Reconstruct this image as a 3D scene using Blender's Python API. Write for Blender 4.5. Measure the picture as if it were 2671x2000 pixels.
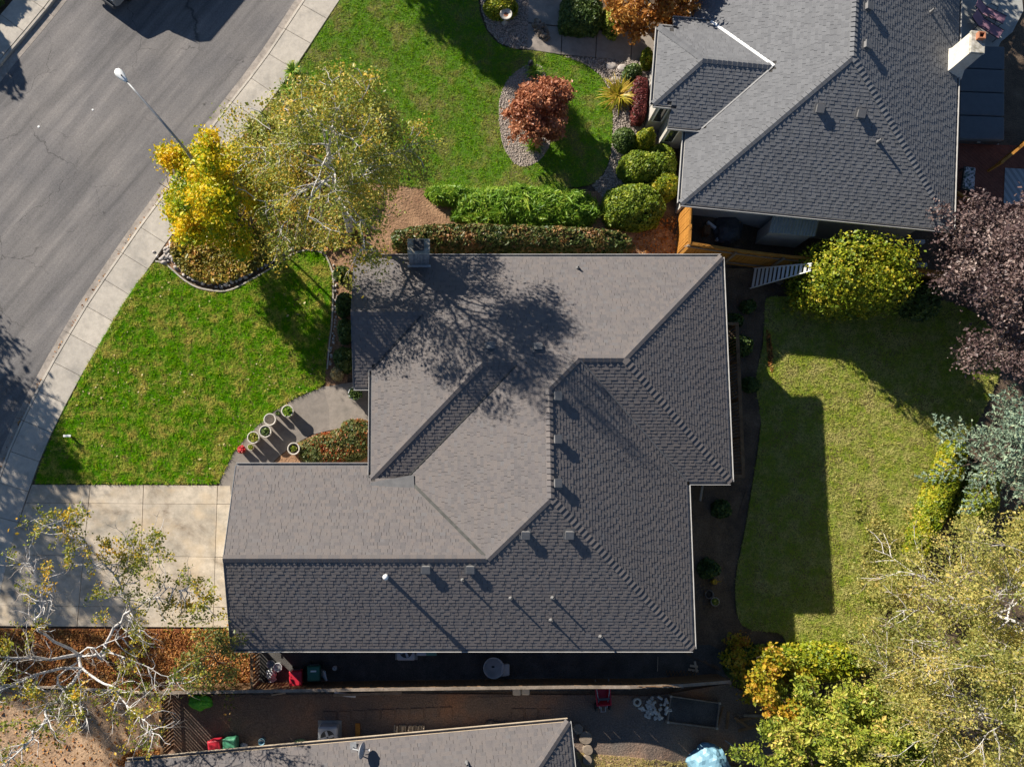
import bpy, bmesh, math
import numpy as np
from mathutils import Vector, Matrix, noise
from mathutils.geometry import delaunay_2d_cdt, tessellate_polygon

for _o in list(bpy.data.objects):
    bpy.data.objects.remove(_o)
scene = bpy.context.scene
col = scene.collection
rad = math.radians

# ------------------------------------------------------------------ camera
# a drone 38 m above the front yard, looking down with a slight forward pitch
FPX, PPX, PPY, PITCH, CAMH = 2150.0, 1120.0, 1080.0, rad(6.6), 38.0
IMW, IMH = 2671.0, 2000.0
cam = bpy.data.cameras.new('camera')
cam_o = bpy.data.objects.new('camera', cam)
col.objects.link(cam_o)
cam.sensor_width = 36.0
cam.lens = FPX / IMW * 36.0
cam.shift_x = (IMW / 2 - PPX) / IMW
cam.shift_y = (PPY - IMH / 2) / IMW
cam.clip_end = 2000
cam_o.location = (0, 0, CAMH)
cam_o.rotation_euler = (PITCH, 0, 0)
scene.camera = cam_o

# ------------------------------------------------------------------ light
SUN_EL, SUN_AZ = rad(25.5), rad(135.0)        # azimuth counted from +x, sun stands up-left of the picture
sun_dir = Vector((math.cos(SUN_EL) * math.cos(SUN_AZ), math.cos(SUN_EL) * math.sin(SUN_AZ), math.sin(SUN_EL)))
world = bpy.data.worlds.new('World')
scene.world = world
world.use_nodes = True
wn = world.node_tree
bg = wn.nodes['Background']
sky = wn.nodes.new('ShaderNodeTexSky')
sky.sky_type = 'NISHITA'
sky.sun_disc = False
sky.sun_elevation = SUN_EL
sky.sun_rotation = math.atan2(sun_dir.x, sun_dir.y)
sky.air_density = 0.8
sky.dust_density = 0.0
sky.ozone_density = 3.0
wn.links.new(sky.outputs['Color'], bg.inputs['Color'])
bg.inputs['Strength'].default_value = 0.058
sun = bpy.data.lights.new('sun', 'SUN')
sun.energy = 5.0
sun.angle = rad(0.53)
sun.color = (1.0, 0.93, 0.82)
sun_o = bpy.data.objects.new('sun', sun)
col.objects.link(sun_o)
sun_o.rotation_euler = sun_dir.to_track_quat('Z', 'Y').to_euler()
scene.view_settings.view_transform = 'Standard'
scene.view_settings.look = 'None'
scene.view_settings.gamma = 1.0
scene.view_settings.exposure = 0.9
scene.view_settings.use_curve_mapping = False

# ------------------------------------------------------------------ measuring helpers
def at(u, v, z=0.0):
    """point at height z that the survey photo shows at pixel (u, v)"""
    a, b, c = (u - PPX) / FPX, -(v - PPY) / FPX, -1.0
    y = b * math.cos(PITCH) - c * math.sin(PITCH)
    w = b * math.sin(PITCH) + c * math.cos(PITCH)
    t = (z - CAMH) / w
    return (a * t, y * t)

def sm(a, b, x):
    t = min(1.0, max(0.0, (x - a) / (b - a)))
    return t * t * (3 - 2 * t)

def gz(x, y):
    """terrain: level at the street, falling to the back gardens"""
    s = 9.0 + 4.5 * sm(9.5, 15.0, y)
    z = -1.45 * sm(s, s + 6.0, x)
    return z + 0.02 * math.sin(x * 0.7) * math.cos(y * 0.6)

def gp(u, v, h=0.0):
    z = 0.0
    for _ in range(12):
        x, y = at(u, v, z + h)
        z = gz(x, y)
    return (x, y, z)

KD = 1.2075
def D(u, v, h=0.0):
    return gp(u * KD, v * KD, h)
def D2(u, v, z=0.0):
    return at(u * KD, v * KD, z)

# ------------------------------------------------------------------ node helpers
def new_mat(name):
    m = bpy.data.materials.new(name)
    m.use_nodes = True
    nt = m.node_tree
    b = nt.nodes['Principled BSDF']
    b.inputs['Specular IOR Level'].default_value = 0.3
    return m, nt, b

def lin(c):
    return (c[0], c[1], c[2], 1.0)

def ramp(nt, fac, stops, interp='LINEAR'):
    r = nt.nodes.new('ShaderNodeValToRGB')
    r.color_ramp.interpolation = interp
    els = r.color_ramp.elements
    while len(els) < len(stops):
        els.new(0.5)
    for e, (p, c) in zip(els, stops):
        e.position = p
        e.color = lin(c) if len(c) == 3 else c
    nt.links.new(fac, r.inputs['Fac'])
    return r.outputs['Color']

def pos(nt, rot=0.0, scale=(1, 1, 1), space='pos'):
    if space == 'pos':
        g = nt.nodes.new('ShaderNodeNewGeometry')
        src = g.outputs['Position']
    else:
        g = nt.nodes.new('ShaderNodeTexCoord')
        src = g.outputs['Object']
    mp = nt.nodes.new('ShaderNodeMapping')
    mp.inputs['Rotation'].default_value = (0, 0, rot)
    nt.links.new(src, mp.inputs['Vector'])
    if scale == (1, 1, 1): return mp.outputs['Vector']
    m2 = nt.nodes.new('ShaderNodeMapping')
    m2.inputs['Scale'].default_value = scale
    nt.links.new(mp.outputs['Vector'], m2.inputs['Vector'])
    return m2.outputs['Vector']

def noise_n(nt, vec, scale, detail=4.0, rough=0.55, dist=0.0):
    n = nt.nodes.new('ShaderNodeTexNoise')
    n.inputs['Scale'].default_value = scale
    n.inputs['Detail'].default_value = detail
    n.inputs['Roughness'].default_value = rough
    n.inputs['Distortion'].default_value = dist
    nt.links.new(vec, n.inputs['Vector'])
    return n.outputs['Fac']

def mix(nt, a, b, fac, mode='MIX'):
    m = nt.nodes.new('ShaderNodeMix')
    m.data_type = 'RGBA'
    m.blend_type = mode
    for sock, v in ((m.inputs[6], a), (m.inputs[7], b)):
        if isinstance(v, tuple):
            sock.default_value = lin(v)
        else:
            nt.links.new(v, sock)
    if isinstance(fac, (int, float)):
        m.inputs[0].default_value = fac
    else:
        nt.links.new(fac, m.inputs[0])
    return m.outputs[2]

def math_n(nt, op, a, b=None):
    m = nt.nodes.new('ShaderNodeMath')
    m.operation = op
    for i, v in enumerate((a, b)):
        if v is None:
            continue
        if isinstance(v, (int, float)):
            m.inputs[i].default_value = v
        else:
            nt.links.new(v, m.inputs[i])
    return m.outputs[0]

def bump(nt, b, h, strength, dist=0.02):
    n = nt.nodes.new('ShaderNodeBump')
    n.inputs['Strength'].default_value = strength
    n.inputs['Distance'].default_value = dist
    nt.links.new(h, n.inputs['Height'])
    nt.links.new(n.outputs['Normal'], b.inputs['Normal'])

def noisy(name, stops, scale=3.0, rough=0.85, fine=None, bumps=None, space='pos', metal=0.0, spec=0.3, detail=6.0):
    """plain surface whose colour wanders along a ramp; fine = (scale, dark, light) multiplies speckle in"""
    m, nt, b = new_mat(name)
    v = pos(nt, space=space)
    c = ramp(nt, noise_n(nt, v, scale, detail), stops)
    if fine:
        f = noise_n(nt, v, fine[0], 3.0)
        c = mix(nt, c, ramp(nt, f, [(0.3, (fine[1],) * 3), (0.7, (fine[2],) * 3)]), 1.0, 'MULTIPLY')
    nt.links.new(c, b.inputs['Base Color'])
    b.inputs['Roughness'].default_value = rough
    b.inputs['Metallic'].default_value = metal
    b.inputs['Specular IOR Level'].default_value = spec
    if bumps:
        bump(nt, b, noise_n(nt, v, bumps[0], 4.0), bumps[1], bumps[2] if len(bumps) > 2 else 0.02)
    return m

def leaf_mat(name, stops, trans=0.3, rough=0.45, spec=0.35, patch=None):
    """leaf colour from the per-leaf tint, with light shining through; patch = (scale, amount) shifts whole boughs"""
    m, nt, b = new_mat(name)
    a = nt.nodes.new('ShaderNodeAttribute')
    a.attribute_name = 'tint'
    f = a.outputs['Fac']
    if patch:
        n = noise_n(nt, pos(nt), patch[0], 2.0)
        f = math_n(nt, 'ADD', f, math_n(nt, 'MULTIPLY', math_n(nt, 'SUBTRACT', n, 0.5), patch[1]))
    c = ramp(nt, f, stops)
    nt.links.new(c, b.inputs['Base Color'])
    b.inputs['Roughness'].default_value = rough
    b.inputs['Specular IOR Level'].default_value = spec
    t = nt.nodes.new('ShaderNodeBsdfTranslucent')
    nt.links.new(c, t.inputs['Color'])
    x = nt.nodes.new('ShaderNodeMixShader')
    x.inputs[0].default_value = trans
    nt.links.new(b.outputs[0], x.inputs[1])
    nt.links.new(t.outputs[0], x.inputs[2])
    nt.links.new(x.outputs[0], nt.nodes['Material Output'].inputs['Surface'])
    return m

# ------------------------------------------------------------------ object helpers
def tag(o, label=None, cat=None, group=None, kind=None):
    if label: o['label'] = label
    if cat: o['category'] = cat
    if group: o['group'] = group
    if kind: o['kind'] = kind
    return o

def empty(name, loc=(0, 0, 0), rz=0.0, parent=None):
    o = bpy.data.objects.new(name, None)
    o.empty_display_size = 0.2
    o.location = loc
    o.rotation_euler = (0, 0, rz)
    col.objects.link(o)
    if parent: o.parent = parent
    return o

def thing(name, label, cat, loc=(0, 0, 0), rz=0.0, group=None):
    return tag(empty(name, loc, rz), label, cat, group)

def link(name, me, parent=None, loc=None, rot=None, mtx=None):
    o = bpy.data.objects.new(name, me)
    col.objects.link(o)
    if parent: o.parent = parent
    if loc is not None: o.location = loc
    if rot is not None: o.rotation_euler = rot
    if mtx is not None: o.matrix_local = mtx
    return o

def np_mesh(name, V, F, mat, tint=None, smooth=False):
    """V: (n,3); F: list of (m,k) index arrays"""
    me = bpy.data.meshes.new(name)
    V = np.asarray(V, dtype=np.float32)
    me.vertices.add(len(V))
    me.vertices.foreach_set('co', V.ravel())
    F = [np.asarray(f, dtype=np.int32) for f in F if len(f)]
    nl = sum(f.size for f in F)
    npoly = sum(len(f) for f in F)
    me.loops.add(nl)
    me.polygons.add(npoly)
    me.loops.foreach_set('vertex_index', np.concatenate([f.ravel() for f in F]))
    starts, s = [], 0
    for f in F:
        starts.append(s + np.arange(len(f)) * f.shape[1])
        s += f.size
    me.polygons.foreach_set('loop_start', np.concatenate(starts).astype(np.int32))
    me.polygons.foreach_set('use_smooth', np.full(npoly, bool(smooth)))
    me.materials.append(mat)
    if tint is not None:
        a = me.attributes.new('tint', 'FLOAT', 'FACE')
        a.data.foreach_set('value', np.asarray(tint, dtype=np.float32))
    me.update(calc_edges=True)
    return me

class MB:
    """collects boxes, prisms, tubes and lathes into one mesh"""
    def __init__(self):
        self.v, self.f = [], []
    def add(self, vs, fs):
        n = len(self.v)
        self.v += [tuple(p) for p in vs]
        self.f += [tuple(i + n for i in f) for f in fs]
        return self
    def box(self, c, s, rz=0.0, mtx=None):
        hx, hy, hz = s[0] / 2, s[1] / 2, s[2] / 2
        vs = [Vector((sx * hx, sy * hy, sz * hz)) for sz in (-1, 1) for sx, sy in ((-1, -1), (1, -1), (1, 1), (-1, 1))]
        M = mtx if mtx is not None else Matrix.Translation(c) @ Matrix.Rotation(rz, 4, 'Z')
        return self.add([M @ p for p in vs], [(3, 2, 1, 0), (4, 5, 6, 7), (0, 1, 5, 4), (1, 2, 6, 5), (2, 3, 7, 6), (3, 0, 4, 7)])
    def bar(self, a, b, w, h, up=(0, 0, 1)):
        """box beam from a to b"""
        a, b = Vector(a), Vector(b)
        d = b - a
        x = d.normalized()
        y = Vector(up).cross(x)
        if y.length < 1e-4: y = Vector((1, 0, 0)).cross(x)
        y.normalize()
        z = x.cross(y)
        M = Matrix((( x.x, y.x, z.x, (a.x + b.x) / 2), (x.y, y.y, z.y, (a.y + b.y) / 2), (x.z, y.z, z.z, (a.z + b.z) / 2), (0, 0, 0, 1)))
        return self.box(None, (d.length, w, h), mtx=M)
    def tube(self, pts, r, n=8, caps=True):
        pts = [Vector(p) for p in pts]
        rs = r if isinstance(r, (list, tuple)) else [r] * len(pts)
        vs, fs = [], []
        for i, p in enumerate(pts):
            d = (pts[min(i + 1, len(pts) - 1)] - pts[max(i - 1, 0)]).normalized()
            a = d.cross(Vector((0, 0, 1)))
            if a.length < 1e-3: a = d.cross(Vector((1, 0, 0)))
            a.normalize()
            b = d.cross(a)
            for k in range(n):
                t = 2 * math.pi * k / n
                vs.append(p + (a * math.cos(t) + b * math.sin(t)) * rs[i])
        for i in range(len(pts) - 1):
            for k in range(n):
                k2 = (k + 1) % n
                fs.append((i * n + k, i * n + k2, (i + 1) * n + k2, (i + 1) * n + k))
        if caps:
            fs.append(tuple(range(n - 1, -1, -1)))
            fs.append(tuple((len(pts) - 1) * n + k for k in range(n)))
        return self.add(vs, fs)
    def lathe(self, prof, n=20, c=(0, 0, 0), close=True):
        """prof: (radius, z) list, turned round c"""
        vs = [(c[0] + r * math.cos(2 * math.pi * k / n), c[1] + r * math.sin(2 * math.pi * k / n), c[2] + z) for r, z in prof for k in range(n)]
        fs = [(i * n + k, i * n + (k + 1) % n, (i + 1) * n + (k + 1) % n, (i + 1) * n + k) for i in range(len(prof) - 1) for k in range(n)]
        if close:
            fs.append(tuple(range(n - 1, -1, -1)))
            fs.append(tuple((len(prof) - 1) * n + k for k in range(n)))
        return self.add(vs, fs)
    def prism(self, poly, z0, z1):
        n = len(poly)
        ar = sum(poly[i][0] * poly[(i + 1) % n][1] - poly[(i + 1) % n][0] * poly[i][1] for i in range(n))
        if ar < 0: poly = poly[::-1]
        vs = [(p[0], p[1], z0) for p in poly] + [(p[0], p[1], z1) for p in poly]
        fs = [tuple(range(n - 1, -1, -1)), tuple(range(n, 2 * n))] + [(i, (i + 1) % n, (i + 1) % n + n, i + n) for i in range(n)]
        return self.add(vs, fs)
    def mesh(self, name, mat, smooth=False, bevel=0.0):
        me = bpy.data.meshes.new(name)
        me.from_pydata([tuple(p) for p in self.v], [], self.f)
        me.materials.append(mat)
        if bevel:
            bm = bmesh.new(); bm.from_mesh(me)
            bmesh.ops.bevel(bm, geom=bm.edges[:], offset=bevel, segments=1, affect='EDGES', profile=0.7)
            bm.to_mesh(me); bm.free()
        if smooth:
            me.polygons.foreach_set('use_smooth', [True] * len(me.polygons))
        me.update()
        return me
    def build(self, name, mat, parent=None, smooth=False, loc=None, rot=None, bevel=0.0):
        return link(name, self.mesh(name, mat, smooth, bevel), parent, loc, rot)

def smooth_line(pts, n=6, closed=False):
    """Catmull-Rom through 2-D points"""
    out, m = [], len(pts)
    for i in range(m if closed else m - 1):
        P = [pts[(i + k) % m] if closed else pts[min(max(i + k, 0), m - 1)] for k in (-1, 0, 1, 2)]
        for s in range(n):
            t = s / n
            out.append(tuple(0.5 * (2 * P[1][d] + (P[2][d] - P[0][d]) * t + (2 * P[0][d] - 5 * P[1][d] + 4 * P[2][d] - P[3][d]) * t * t
                             + (3 * P[1][d] - P[0][d] - 3 * P[2][d] + P[3][d]) * t ** 3) for d in (0, 1)))
    if not closed: out.append(tuple(pts[-1][:2]))
    return out

def inside(poly, X, Y):
    """vectorised point in polygon"""
    X, Y = np.asarray(X), np.asarray(Y)
    r = np.zeros(X.shape, bool)
    n = len(poly)
    for i in range(n):
        x0, y0 = poly[i]; x1, y1 = poly[(i + 1) % n]
        if y0 == y1: continue
        c = (y0 > Y) != (y1 > Y)
        r ^= c & (X < (x1 - x0) * (Y - y0) / (y1 - y0) + x0)
    return r

_gzv = np.vectorize(gz)

def drape(name, poly, off, mat, step=0.7, skirt=0.0, parent=None, kind='structure', zfun=None, bumpy=0.0):
    """a sheet that follows the terrain inside the polygon"""
    zf = zfun or gz
    poly = [tuple(p[:2]) for p in poly]
    xs = [p[0] for p in poly]; ys = [p[1] for p in poly]
    rng = np.random.default_rng(len(poly) + int(abs(sum(xs)) * 10))
    gx, gy = np.meshgrid(np.arange(min(xs) + step / 2, max(xs), step), np.arange(min(ys) + step / 2, max(ys), step))
    gx = (gx + rng.uniform(-.2, .2, gx.shape) * step).ravel(); gy = (gy + rng.uniform(-.2, .2, gy.shape) * step).ravel()
    k = inside(poly, gx, gy)
    pts = [Vector(p) for p in poly] + [Vector((a, b)) for a, b in zip(gx[k], gy[k])]
    n = len(poly)
    vs, es, fs, *_ = delaunay_2d_cdt(pts, [(i, (i + 1) % n) for i in range(n)], [], 1, 1e-5)
    V = [(p.x, p.y, zf(p.x, p.y) + off + (noise.noise((p.x * 1.3, p.y * 1.3, 3.0)) * bumpy if bumpy else 0)) for p in vs]
    fs = [f if (vs[f[1]] - vs[f[0]]).cross(vs[f[2]] - vs[f[0]]) > 0 else f[::-1] for f in fs]
    if skirt:
        b = len(V)
        V += [(p[0], p[1], zf(*p) + off - skirt) for p in poly] + [(p[0], p[1], zf(*p) + off) for p in poly]
        for i in range(n):
            j = (i + 1) % n
            fs.append((b + i, b + j, b + n + j, b + n + i))
    me = bpy.data.meshes.new(name)
    me.from_pydata(V, [], fs)
    me.materials.append(mat)
    me.update()
    o = link(name, me, parent)
    if kind: o['kind'] = kind
    return o

def sample_in(rng, poly, n):
    xs = [p[0] for p in poly]; ys = [p[1] for p in poly]
    out = np.zeros((0, 2))
    while len(out) < n:
        q = np.c_[rng.uniform(min(xs), max(xs), n * 2), rng.uniform(min(ys), max(ys), n * 2)]
        out = np.r_[out, q[inside(poly, q[:, 0], q[:, 1])]]
    return out[:n]

def area(poly):
    return abs(sum(poly[i][0] * poly[(i + 1) % len(poly)][1] - poly[(i + 1) % len(poly)][0] * poly[i][1] for i in range(len(poly)))) / 2

def leaf_quads(P, size, rng, normal=None, flat=0.6, elong=1.5, hang=0.0):
    """diamond leaves at points P; normal = preferred facing (n,3) or None (up-ish)"""
    n = len(P)
    N = rng.normal(size=(n, 3)) * flat
    N += normal if normal is not None else np.array([0, 0, 1.0])
    N /= np.linalg.norm(N, axis=1)[:, None] + 1e-9
    R = rng.normal(size=(n, 3))
    R[:, 2] -= hang
    A = R - (R * N).sum(1)[:, None] * N
    A /= np.linalg.norm(A, axis=1)[:, None] + 1e-9
    B = np.cross(N, A)
    s = (size * np.clip(rng.lognormal(-0.05, 0.35, n), 0.4, 2.2))[:, None]
    A = A * s * elong / 2; B = B * s / 2
    mid = N * s * 0.12
    V = np.empty((n, 4, 3))
    V[:, 0] = P - A; V[:, 1] = P + B + mid; V[:, 2] = P + A; V[:, 3] = P - B + mid
    return V.reshape(-1, 3), np.arange(n * 4).reshape(-1, 4)

def blades(P, rng, h, w, lean=0.5):
    """single-triangle grass blades rooted at P"""
    n = len(P)
    a = rng.uniform(0, 2 * math.pi, n)
    d = np.c_[np.cos(a), np.sin(a), np.zeros(n)]
    hh = (h * rng.uniform(0.5, 1.3, n))[:, None]
    l = rng.uniform(0, 2 * math.pi, n)
    ln = np.c_[np.cos(l), np.sin(l), np.zeros(n)] * hh * lean * rng.uniform(0.3, 1.6, n)[:, None]
    V = np.empty((n, 3, 3))
    V[:, 0] = P - d * w / 2; V[:, 1] = P + d * w / 2
    V[:, 2] = P + ln; V[:, 2, 2] += hh[:, 0]
    return V.reshape(-1, 3), np.arange(n * 3).reshape(-1, 3)

def tubes_np(S, sides=5):
    """S: list of (p0, p1, r0, r1)"""
    p0 = np.array([s[0] for s in S], float); p1 = np.array([s[1] for s in S], float)
    r0 = np.array([s[2] for s in S]); r1 = np.array([s[3] for s in S])
    d = p1 - p0
    d /= np.linalg.norm(d, axis=1)[:, None] + 1e-9
    ref = np.where(np.abs(d[:, 2:3]) > 0.9, [[1.0, 0, 0]], [[0, 0, 1.0]])
    a = np.cross(d, ref); a /= np.linalg.norm(a, axis=1)[:, None] + 1e-9
    b = np.cross(d, a)
    t = np.arange(sides) * 2 * math.pi / sides
    ring = a[:, None, :] * np.cos(t)[None, :, None] + b[:, None, :] * np.sin(t)[None, :, None]
    V = np.concatenate([p0[:, None] + ring * r0[:, None, None], p1[:, None] + ring * r1[:, None, None]], 1)
    k = np.arange(sides); k2 = (k + 1) % sides
    f = np.stack([k, k2, k2 + sides, k + sides], 1)
    F = (np.arange(len(S)) * 2 * sides)[:, None, None] + f[None]
    return V.reshape(-1, 3), F.reshape(-1, 4)
# ------------------------------------------------------------------ materials
def asphalt_mat():
    m, nt, b = new_mat('asphalt')
    v = pos(nt)
    sv = pos(nt, rot=rad(-52), scale=(0.12, 1.6, 1))
    streak = noise_n(nt, sv, 1.1, 5.0, 0.6)
    blotch = noise_n(nt, v, 0.35, 5.0)
    c = ramp(nt, streak, [(0.3, (0.13, 0.124, 0.121)), (0.45, (0.178, 0.168, 0.163)), (0.55, (0.203, 0.191, 0.184)), (0.7, (0.262, 0.244, 0.231))])
    c = mix(nt, c, ramp(nt, blotch, [(0.3, (0.78, 0.78, 0.8)), (0.7, (1.1, 1.07, 1.04))]), 1.0, 'MULTIPLY')
    c = mix(nt, c, ramp(nt, noise_n(nt, v, 16.0, 4.0, 0.8), [(0.3, (0.68,) * 3), (0.7, (1.22,) * 3)]), 1.0, 'MULTIPLY')
    # oil drip band along the wheel lines and fine cracks
    vo = nt.nodes.new('ShaderNodeTexVoronoi')
    vo.feature = 'DISTANCE_TO_EDGE'
    vo.inputs['Scale'].default_value = 0.26
    n2 = nt.nodes.new('ShaderNodeTexNoise'); n2.inputs['Scale'].default_value = 1.4; n2.inputs['Detail'].default_value = 6
    nt.links.new(v, n2.inputs['Vector'])
    vm = nt.nodes.new('ShaderNodeVectorMath'); vm.operation = 'MULTIPLY_ADD'
    nt.links.new(n2.outputs['Color'], vm.inputs[0]); vm.inputs[1].default_value = (1.1, 1.1, 0); nt.links.new(v, vm.inputs[2])
    nt.links.new(vm.outputs[0], vo.inputs['Vector'])
    crack = ramp(nt, vo.outputs['Distance'], [(0.0, (0.4,) * 3), (0.0022, (0.6,) * 3), (0.0048, (1,) * 3)])
    gate = ramp(nt, noise_n(nt, v, 0.22, 2.0), [(0.46, (0,) * 3), (0.54, (1,) * 3)])
    c = mix(nt, c, crack, gate, 'MULTIPLY')
    c = mix(nt, c, ramp(nt, noise_n(nt, v, 2.6, 2.0), [(0.2, (0.45,) * 3), (0.27, (1,) * 3)]), 1.0, 'MULTIPLY')
    nt.links.new(c, b.inputs['Base Color'])
    b.inputs['Roughness'].default_value = 0.85
    bump(nt, b, noise_n(nt, v, 60.0, 2.0), 0.5, 0.01)
    return m

def concrete_mat(name, base, stain, scale=0.8, speck=45.0, dirt=0.5, warm=None):
    """weathered concrete: cloudy stains, speckle, slab-to-slab shift"""
    m, nt, b = new_mat(name)
    v = pos(nt)
    n1 = noise_n(nt, v, scale, 7.0, 0.62, 0.4)
    c = ramp(nt, n1, [(0.28, stain), (0.5, base), (0.75, tuple(min(0.9, x * 1.12) for x in base))])
    n2 = noise_n(nt, v, scale * 4.5, 6.0, 0.7)
    c = mix(nt, c, ramp(nt, n2, [(0.35, (1 - 0.28 * dirt,) * 3), (0.6, (1.04,) * 3)]), 1.0, 'MULTIPLY')
    c = mix(nt, c, ramp(nt, noise_n(nt, v, speck, 2.0), [(0.3, (0.86,) * 3), (0.7, (1.1,) * 3)]), 1.0, 'MULTIPLY')
    oi = nt.nodes.new('ShaderNodeObjectInfo')
    c = mix(nt, c, ramp(nt, oi.outputs['Random'], [(0, (0.9, 0.9, 0.9)), (1, (1.06, 1.05, 1.03))]), 1.0, 'MULTIPLY')
    if warm:
        st = noise_n(nt, pos(nt, rot=0.3, scale=(0.5, 1.0, 1)), 0.8, 8.0, 0.7, 1.2)
        c = mix(nt, c, ramp(nt, st, [(0.3, (0.55, 0.5, 0.45)), (0.42, (0.92, 0.9, 0.88)), (0.55, (1.06,) * 3)]), 1.0, 'MULTIPLY')
        c = mix(nt, c, warm, ramp(nt, noise_n(nt, v, 0.9, 3.0), [(0.5, (0,) * 3), (0.72, (0.5,) * 3)]))
    nt.links.new(c, b.inputs['Base Color'])
    b.inputs['Roughness'].default_value = 0.88
    bump(nt, b, n2, 0.25, 0.01)
    return m

def lawn_soil(name, stops, dry, amount, scale=0.9):
    """thatch under the blades, same patches as the blades"""
    m, nt, b = new_mat(name)
    v = pos(nt)
    c = ramp(nt, noise_n(nt, v, 22.0, 3.0), stops)
    p = ramp(nt, noise_n(nt, v, scale, 5.0, 0.6), [(0.5 - amount, (0,) * 3), (0.62, (1,) * 3)])
    c = mix(nt, c, dry, p)
    nt.links.new(c, b.inputs['Base Color'])
    b.inputs['Roughness'].default_value = 0.95
    return m

def grass_mat(name, green, dry, lo, hi, scale=0.9, stretch=None):
    """blade colour: green to straw in patches"""
    m, nt, b = new_mat(name)
    a = nt.nodes.new('ShaderNodeAttribute'); a.attribute_name = 'tint'
    v = pos(nt) if not stretch else pos(nt, rot=stretch[0], scale=stretch[1])
    p = noise_n(nt, v, scale, 6.0, 0.65)
    f = math_n(nt, 'ADD', p, math_n(nt, 'MULTIPLY', math_n(nt, 'SUBTRACT', a.outputs['Fac'], 0.5), 0.16))
    g = ramp(nt, a.outputs['Fac'], green)
    c = mix(nt, g, dry, ramp(nt, f, [(lo, (0,) * 3), (hi, (1,) * 3)]))
    nt.links.new(c, b.inputs['Base Color'])
    b.inputs['Roughness'].default_value = 0.9
    b.inputs['Specular IOR Level'].default_value = 0.03
    gn = nt.nodes.new('ShaderNodeNewGeometry')
    va = nt.nodes.new('ShaderNodeVectorMath'); va.operation = 'MULTIPLY_ADD'
    nt.links.new(gn.outputs['Normal'], va.inputs[0]); va.inputs[1].default_value = (0.45, 0.45, 0.45); va.inputs[2].default_value = (0, 0, 0.8)
    vn = nt.nodes.new('ShaderNodeVectorMath'); vn.operation = 'NORMALIZE'
    nt.links.new(va.outputs[0], vn.inputs[0]); nt.links.new(vn.outputs[0], b.inputs['Normal'])
    t = nt.nodes.new('ShaderNodeBsdfTranslucent'); nt.links.new(c, t.inputs['Color'])
    x = nt.nodes.new('ShaderNodeMixShader'); x.inputs[0].default_value = 0.3
    nt.links.new(b.outputs[0], x.inputs[1]); nt.links.new(t.outputs[0], x.inputs[2])
    nt.links.new(x.outputs[0], nt.nodes['Material Output'].inputs['Surface'])
    return m

M = {}
M['asphalt'] = asphalt_mat()
M['walk'] = concrete_mat('sidewalk_concrete', (0.50, 0.45, 0.385), (0.36, 0.33, 0.29), 0.9)
M['drive'] = concrete_mat('driveway_concrete', (0.53, 0.455, 0.36), (0.34, 0.305, 0.25), 0.55, dirt=0.9, warm=(0.60, 0.45, 0.28))
M['gutter_c'] = concrete_mat('gutter_concrete', (0.36, 0.315, 0.275), (0.23, 0.205, 0.185), 1.2, dirt=1.0)
M['path'] = concrete_mat('path_concrete', (0.27, 0.235, 0.205), (0.20, 0.18, 0.16), 0.9, 60.0, 0.6)
M['path2'] = concrete_mat('aggregate_concrete', (0.30, 0.26, 0.225), (0.22, 0.195, 0.17), 0.9, 60.0, 0.6)
M['patio'] = concrete_mat('patio_concrete', (0.36, 0.36, 0.34), (0.28, 0.28, 0.27), 0.7)
M['soil'] = noisy('soil', [(0.3, (0.085, 0.06, 0.042)), (0.6, (0.15, 0.105, 0.07)), (0.8, (0.2, 0.145, 0.1))], 1.5, 0.95, (18.0, 0.6, 1.3), (14.0, 0.8, 0.05))
M['tan_dirt'] = noisy('tan_dirt', [(0.25, (0.333, 0.213, 0.127)), (0.55, (0.437, 0.287, 0.172)), (0.8, (0.517, 0.356, 0.224))], 0.8, 0.95, (14.0, 0.72, 1.2), (9.0, 0.7, 0.06))
M['bark_dirt'] = noisy('bark_dirt', [(0.25, (0.21, 0.115, 0.065)), (0.55, (0.34, 0.2, 0.115)), (0.8, (0.42, 0.27, 0.165))], 1.2, 0.95, (16.0, 0.6, 1.25), (10.0, 0.9, 0.06))
M['mulch'] = noisy('mulch', [(0.3, (0.195, 0.068, 0.030)), (0.6, (0.360, 0.128, 0.045)), (0.8, (0.510, 0.210, 0.075))], 2.5, 0.95, (26.0, 0.5, 1.4), (22.0, 1.0, 0.05))
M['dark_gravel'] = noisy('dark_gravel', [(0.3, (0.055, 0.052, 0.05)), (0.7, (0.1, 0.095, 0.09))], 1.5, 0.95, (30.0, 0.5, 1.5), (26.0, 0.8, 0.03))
M['brown_yard'] = noisy('brown_yard', [(0.25, (0.120, 0.106, 0.094)), (0.5, (0.204, 0.144, 0.108)), (0.75, (0.360, 0.180, 0.096))], 0.45, 0.95, (20.0, 0.6, 1.35), (12.0, 0.8, 0.05))
M['gravel_base'] = noisy('gravel_base', [(0.3, (0.2, 0.165, 0.135)), (0.7, (0.34, 0.28, 0.23))], 9.0, 0.95, (40.0, 0.6, 1.2), (30.0, 0.9, 0.03))
M['lawn_f'] = lawn_soil('front_thatch', [(0.3, (0.07, 0.15, 0.01)), (0.7, (0.14, 0.24, 0.02))], (0.2, 0.15, 0.05), 0.02, 1.0)
M['lawn_n'] = lawn_soil('neighbour_thatch', [(0.3, (0.07, 0.14, 0.014)), (0.7, (0.13, 0.21, 0.026))], (0.15, 0.14, 0.05), 0.0, 0.8)
M['lawn_b'] = lawn_soil('back_thatch', [(0.3, (0.16, 0.2, 0.035)), (0.7, (0.27, 0.28, 0.06))], (0.2, 0.15, 0.065), 0.06, 0.7)
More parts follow.
